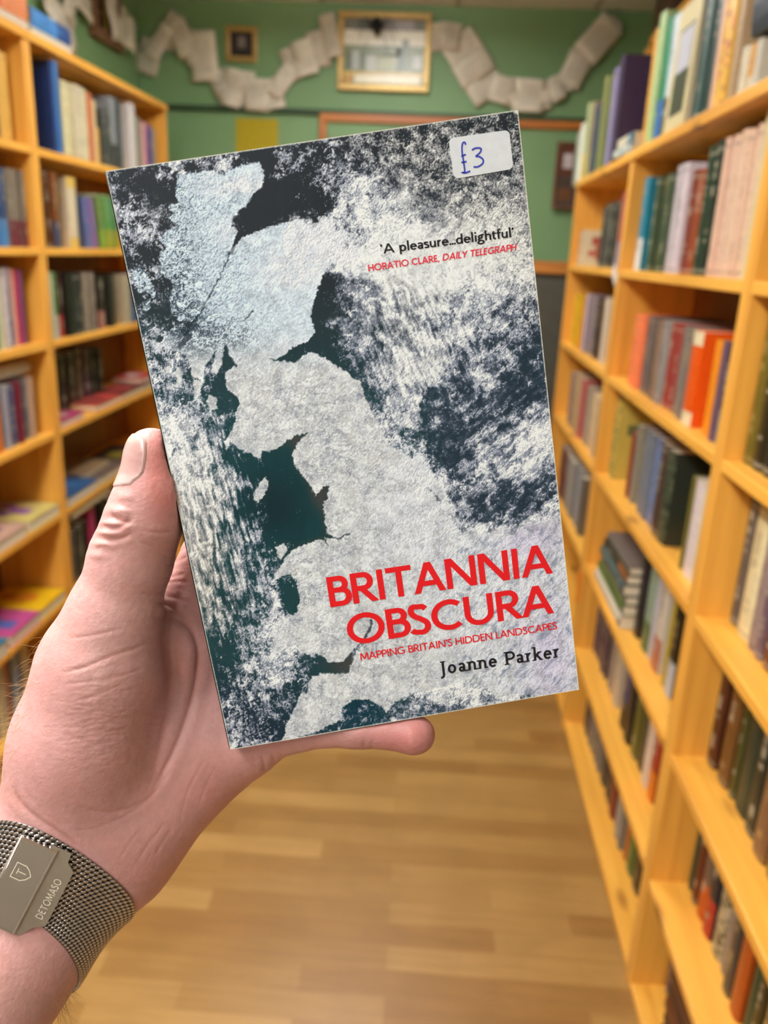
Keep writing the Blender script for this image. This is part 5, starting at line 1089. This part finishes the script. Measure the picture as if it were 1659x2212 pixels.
nc = np.zeros((len(uv), 3))+np.array([.50, .29, .265]); nc = mix(nc, np.array([.62, .45, .36]), sstep(962, 940, vy)); nc = mix(nc, np.array([.58, .41, .38]), .8*sstep(1018, 1034, vy)); nc = mix(nc, np.array([.62, .40, .28]), .7*sstep(3.0, .5, sdv)*sstep(1010, 960, vy))
at = nm.color_attributes.new('Col', 'FLOAT_COLOR', 'POINT'); at.data.foreach_set('color', np.concatenate([nc, np.ones((len(uv), 1))], 1).astype(np.float32).ravel())
nm.materials.append(attr_mat('nail', .25, .06, 500)); no = bpy.data.objects.new('thumb_nail', nm); COL.objects.link(no); no.parent = person
# fine hairs along the back of the hand and under the strap
cu = bpy.data.curves.new('arm_hair', 'CURVE'); cu.dimensions = '3D'; cu.bevel_depth = .00005; cu.bevel_resolution = 1; rh = np.random.RandomState(11)
def hair(pts3):
    s = cu.splines.new('POLY'); s.points.add(len(pts3)-1)
    for i, p_ in enumerate(pts3): s.points[i].co = (*p_, 1); s.points[i].radius = 1-.75*i/(len(pts3)-1)
def edge_roots(sel, n):
    ii = np.argwhere(sel)[:, 0]; return ii[rh.randint(0, len(ii), n)] if len(ii) else []
sil = np.abs((nr*co).sum(1)/np.linalg.norm(co, axis=1))
left_side = (qx < 135) & (qy > 1370) & (qy < 1705) & (nr[:, 0] < -.4) & (sil < .55)
under = (qx > 120) & (qx < 185) & (qy > 2135) & (qy < 2215) & (nr[:, 0] > .4) & (sil < .6)
for S_, n, ln in ((left_side, 130, .0095), (under, 60, .006)):
    for i in edge_roots(S_, n):
        p0 = co2[i]; d = nr[i]*.75+rh.randn(3)*.28+np.array([-.15, .45, -.1] if S_ is left_side else [.1, .7, 0]); d /= np.linalg.norm(d); c_ = rh.randn(3)*.45+np.array([0, .35, 0]); L = ln*rh.uniform(.35, 1.1)
        hair([cam2world((p0+d*L*t+c_*L*t*t*.5)[None])[0] for t in np.linspace(0, 1, 6)])
ho = bpy.data.objects.new('arm_hair', cu); COL.objects.link(ho); ho.parent = person; ho['kind'] = 'stuff'; cu.materials.append(plain('blond_hair', 'a88452', .35, 0, .3, 900))

# ------------------------------------------------------------------ watch strap on the wrist
band = tag(empty('wristwatch', tuple(cam2world(CAM(*WR)[None])[0])), 'steel mesh watch strap with folding clasp around the wrist', 'watch'); b0 = np.array(band.location)
A0, A1 = CAM(*WR), CAM(-150, 2330, .266); ax_ = (A1-A0)/np.linalg.norm(A1-A0)
e_t = np.array([0, 0, -1.0]); wv = e_t-(e_t@ax_)*ax_; wv /= np.linalg.norm(wv); uv_ = np.cross(ax_, wv); uv_ *= (1 if uv_[0] > 0 else -1)
bare = lambda p: hand_sdf(p, 0, 8, False)
def ring_r(s, th):
    """radius of the wrist at distance s along the axis and angle th (0 = toward the viewer, + = photo right)"""
    c = A0+s[..., None]*ax_; d = np.cos(th)[..., None]*wv+np.sin(th)[..., None]*uv_; a = np.full(s.shape, .004); b = np.full(s.shape, .07)
    for _ in range(26):
        m_ = (a+b)/2; f_ = bare(c+m_[..., None]*d); a = np.where(f_ < 0, m_, a); b = np.where(f_ < 0, b, m_)
    return (a+b)/2, c, d
SW = .0222; S0 = .0022
ns, nt_ = 120, 860
ss = np.linspace(S0-SW/2-.012, S0+SW/2+.012, 33); tc = np.linspace(0, 2*math.pi, 145)
Sg, Tg = np.meshgrid(ss, tc, indexing='ij'); Rg, _, _ = ring_r(Sg, Tg); Rm = Rg+.0003; Rm[:, -1] = Rm[:, 0]
def strap_r(s, th):
    fs = np.clip((s-ss[0])/(ss[-1]-ss[0])*(len(ss)-1), 0, len(ss)-1.001); ft = (th % (2*math.pi))/(2*math.pi)*(len(tc)-1); ft = np.clip(ft, 0, len(tc)-1.001)
    i, j = fs.astype(int), ft.astype(int); a, b = fs-i, ft-j
    return (Rm[i, j]*(1-b)+Rm[i, j+1]*b)*(1-a)+(Rm[i+1, j]*(1-b)+Rm[i+1, j+1]*b)*a
def on_strap(s, th, off):
    s = s-.0085*np.cos(th); r_ = strap_r(s, th)+off; return A0+s[..., None]*ax_+r_[..., None]*(np.cos(th)[..., None]*wv+np.sin(th)[..., None]*uv_)
sg = np.linspace(S0-SW/2, S0+SW/2, ns); tg = np.linspace(0, 2*math.pi, nt_, endpoint=False); Sg, Tg = np.meshgrid(sg, tg, indexing='ij')
arcl = Tg*float(Rm.mean()); PS, PT = .00125, .00145                       # link pitch across and along the strap
u, v = (Sg-S0)/PS, arcl/(2*math.pi*float(Rm.mean()))*round(2*math.pi*float(Rm.mean())/PT)
row_ = np.floor(u); fu = u-row_-.5; fv = (v+.5*(row_ % 2)) % 1-.5; sl_ = fv+fu*.55
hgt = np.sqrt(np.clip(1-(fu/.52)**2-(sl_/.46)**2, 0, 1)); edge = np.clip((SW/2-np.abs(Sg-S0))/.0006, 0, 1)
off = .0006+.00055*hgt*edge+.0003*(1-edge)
Pb = on_strap(Sg, Tg, off); vs = cam2world(Pb.reshape(-1, 3))-b0
inn = cam2world(on_strap(Sg[[0, -1]], Tg[[0, -1]], np.full((2, nt_), -.0002)).reshape(-1, 3))-b0
idx = np.arange(ns*nt_).reshape(ns, nt_); q1_ = np.stack([idx[:-1], idx[1:], np.roll(idx, -1, 1)[1:], np.roll(idx, -1, 1)[:-1]], -1).reshape(-1, 4)
ib = ns*nt_+np.arange(2*nt_).reshape(2, nt_); rl_ = lambda a: np.roll(a, -1)
q2_ = np.stack([ib[0], idx[0], rl_(idx[0]), rl_(ib[0])], -1); q3_ = np.stack([idx[-1], ib[1], rl_(ib[1]), rl_(idx[-1])], -1)
Qb = np.concatenate([q1_, q2_, q3_]); mb_ = raw_mesh('mesh_band', np.concatenate([vs, inn]), Qb)
hh = np.concatenate([hgt.reshape(-1), np.zeros(2*nt_)+.4]); cc = np.clip(.03+.75*hh**1.1, 0, 1)[:, None]*np.array([.93, .88, .86])  # steel darkens between raised links; gap shade is put into the colour
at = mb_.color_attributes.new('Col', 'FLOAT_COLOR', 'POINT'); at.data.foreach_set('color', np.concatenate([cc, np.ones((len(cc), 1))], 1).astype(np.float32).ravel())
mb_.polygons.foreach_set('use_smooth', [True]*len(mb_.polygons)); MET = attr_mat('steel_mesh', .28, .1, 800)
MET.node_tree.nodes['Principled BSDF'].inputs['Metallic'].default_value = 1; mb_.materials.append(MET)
bo = bpy.data.objects.new('mesh_band', mb_); COL.objects.link(bo); bo.parent = band
# clasp: a plate folded over the strap and a lower plate carrying the lettering
STEEL = plain('polished_steel', 'd6cec4', .18, 1, .04, 40); BRUSH = plain('brushed_steel', 'c2b9a8', .32, 1, .06, 300); ETCH = plain('etched_steel', 'd8d2bd', .55, .6, .05, 200); DARKM = plain('clasp_shadow_steel', '6a6658', .35, 1)
def th_at(px, py):
    """angle on the strap seen at a photo point"""
    t = np.linspace(-1.5, 1.5, 601); best = None
    for s in np.linspace(S0-.03, S0+.03, 81):
        p_ = on_strap(np.full(t.shape, s), t, .001); x_, y_ = proj(p_); d = np.hypot(x_-px, y_-py); k = d.argmin()
        if best is None or d[k] < best[0]: best = (d[k], s, t[k])
    return best[1], best[2]
s_c, t_c = th_at(74, 1914); n_ = math.cos(t_c)*wv+math.sin(t_c)*uv_; tan_ = -math.sin(t_c)*wv+math.cos(t_c)*uv_
tv = np.linspace(S0-SW/2, S0+SW/2, 15); ln_ = on_strap(tv, np.full(15, t_c), .0011); lxc = ln_[0]-ln_[-1]; lxc /= np.linalg.norm(lxc)   # the clasp lies along the strap's own slope
n_ = n_-(n_@lxc)*lxc; n_ /= np.linalg.norm(n_); tan_ = np.cross(n_, lxc); po = on_strap(np.array([s_c]), np.array([t_c]), .0011)[0]
po = po + n_*max(0.0, float(((ln_-po)@n_).max())-.0002); lx, ly, lz = c2w(lxc), c2w(tan_), c2w(n_)
if np.dot(np.cross(lx, ly), lz) < 0: ly = -ly
cl_M = M4(lx, ly, lz, CP + c2w(po)); HLF = .0152
clasp = empty('clasp', (0, 0, 0)); clasp.parent = band; bpy.context.view_layer.update(); clasp.matrix_world = cl_M
yd = -1 if (cl_M.to_3x3() @ Vector((0, 1, 0))).dot(Vector(c2w(np.array([1, .63, 0])))) < 0 else 1   # local y that points to the photo's lower right
def cbox(name, x0, x1, y0, y1, z0, z1, mt, bev=.0003):
    return MB().box((x0, min(y0*yd, y1*yd), z0), (x1, max(y0*yd, y1*yd), z1), bev=bev).build(name, mt, clasp)
lp = MB(); lw = [(-HLF-.0012, -.001), (-HLF-.0012, .0035), (-HLF+.003, .0062), (-HLF+.0052, .0098), (HLF-.0052, .0098), (HLF-.003, .0066), (HLF+.0002, .0062), (HLF+.0002, -.001)]
nz_ = len(lw); lp.add([(x, y*yd, 0.0) for x, y in lw]+[(x, y*yd, .0007) for x, y in lw], [tuple(range(nz_, 2*nz_)) if yd > 0 else tuple(range(nz_, 2*nz_))[::-1]]+[((i, (i+1) % nz_, (i+1) % nz_+nz_, i+nz_) if yd > 0 else (i+nz_, (i+1) % nz_+nz_, (i+1) % nz_, i)) for i in range(nz_)]); lp.build('lower_plate', BRUSH, clasp)
cbox('fold_over_plate', -HLF-.0006, HLF-.0008, -.0108, .0016, .0010, .0021, STEEL)
cbox('rim', -HLF-.0006, HLF-.0008, .0012, .0020, .0008, .0024, STEEL, .0002); cbox('rim', HLF-.0012, HLF-.0006, -.0108, .0020, .0004, .0024, STEEL, .0002); cbox('rim', -HLF-.0010, -HLF-.0004, -.0108, .0020, .0004, .0024, STEEL, .0002)
fr_ = MB(); fr_.tube([(-HLF-.0006, -.0108*yd, .0010), (HLF-.0008, -.0108*yd, .0010)], .0011, 14).build('hinge_roll', STEEL, clasp, True)
def engrave(name, V, Fc, f, z):
    m = MB(); m.add([(*f(v), z+(v[2] if len(v) > 2 else 0)) for v in V], Fc if yd > 0 else [q_[::-1] for q_ in Fc]); return m.build(name, ETCH, clasp)
V, Fc, adv = text_shapes('DETOMASO', .15, track=.10); k_ = .0146/V[:, 0].max()
# letters read along the strap width, their feet toward the strap
engrave('engraved_lettering', V, Fc, lambda v: (-.0086+v[0]*k_, (.0078-v[1]*.0026)*yd if True else 0), .00082)
V, Fc = [], []; W_ = .00035
for st_ in [[(-.0026, -.0084), (.0026, -.0084), (.0026, -.0050), (.0016, -.0034), (0, -.0022), (-.0016, -.0034), (-.0026, -.0050), (-.0026, -.0084)], [(-.0010, -.0070), (.0010, -.0070)], [(0, -.0070), (0, -.0040)]]: ribbon([(a, b) for a, b in st_], W_, V, Fc)
engrave('engraved_emblem', V, [q_[::-1] for q_ in Fc], lambda v: (v[0]+.0035, v[1]*yd), .00222)
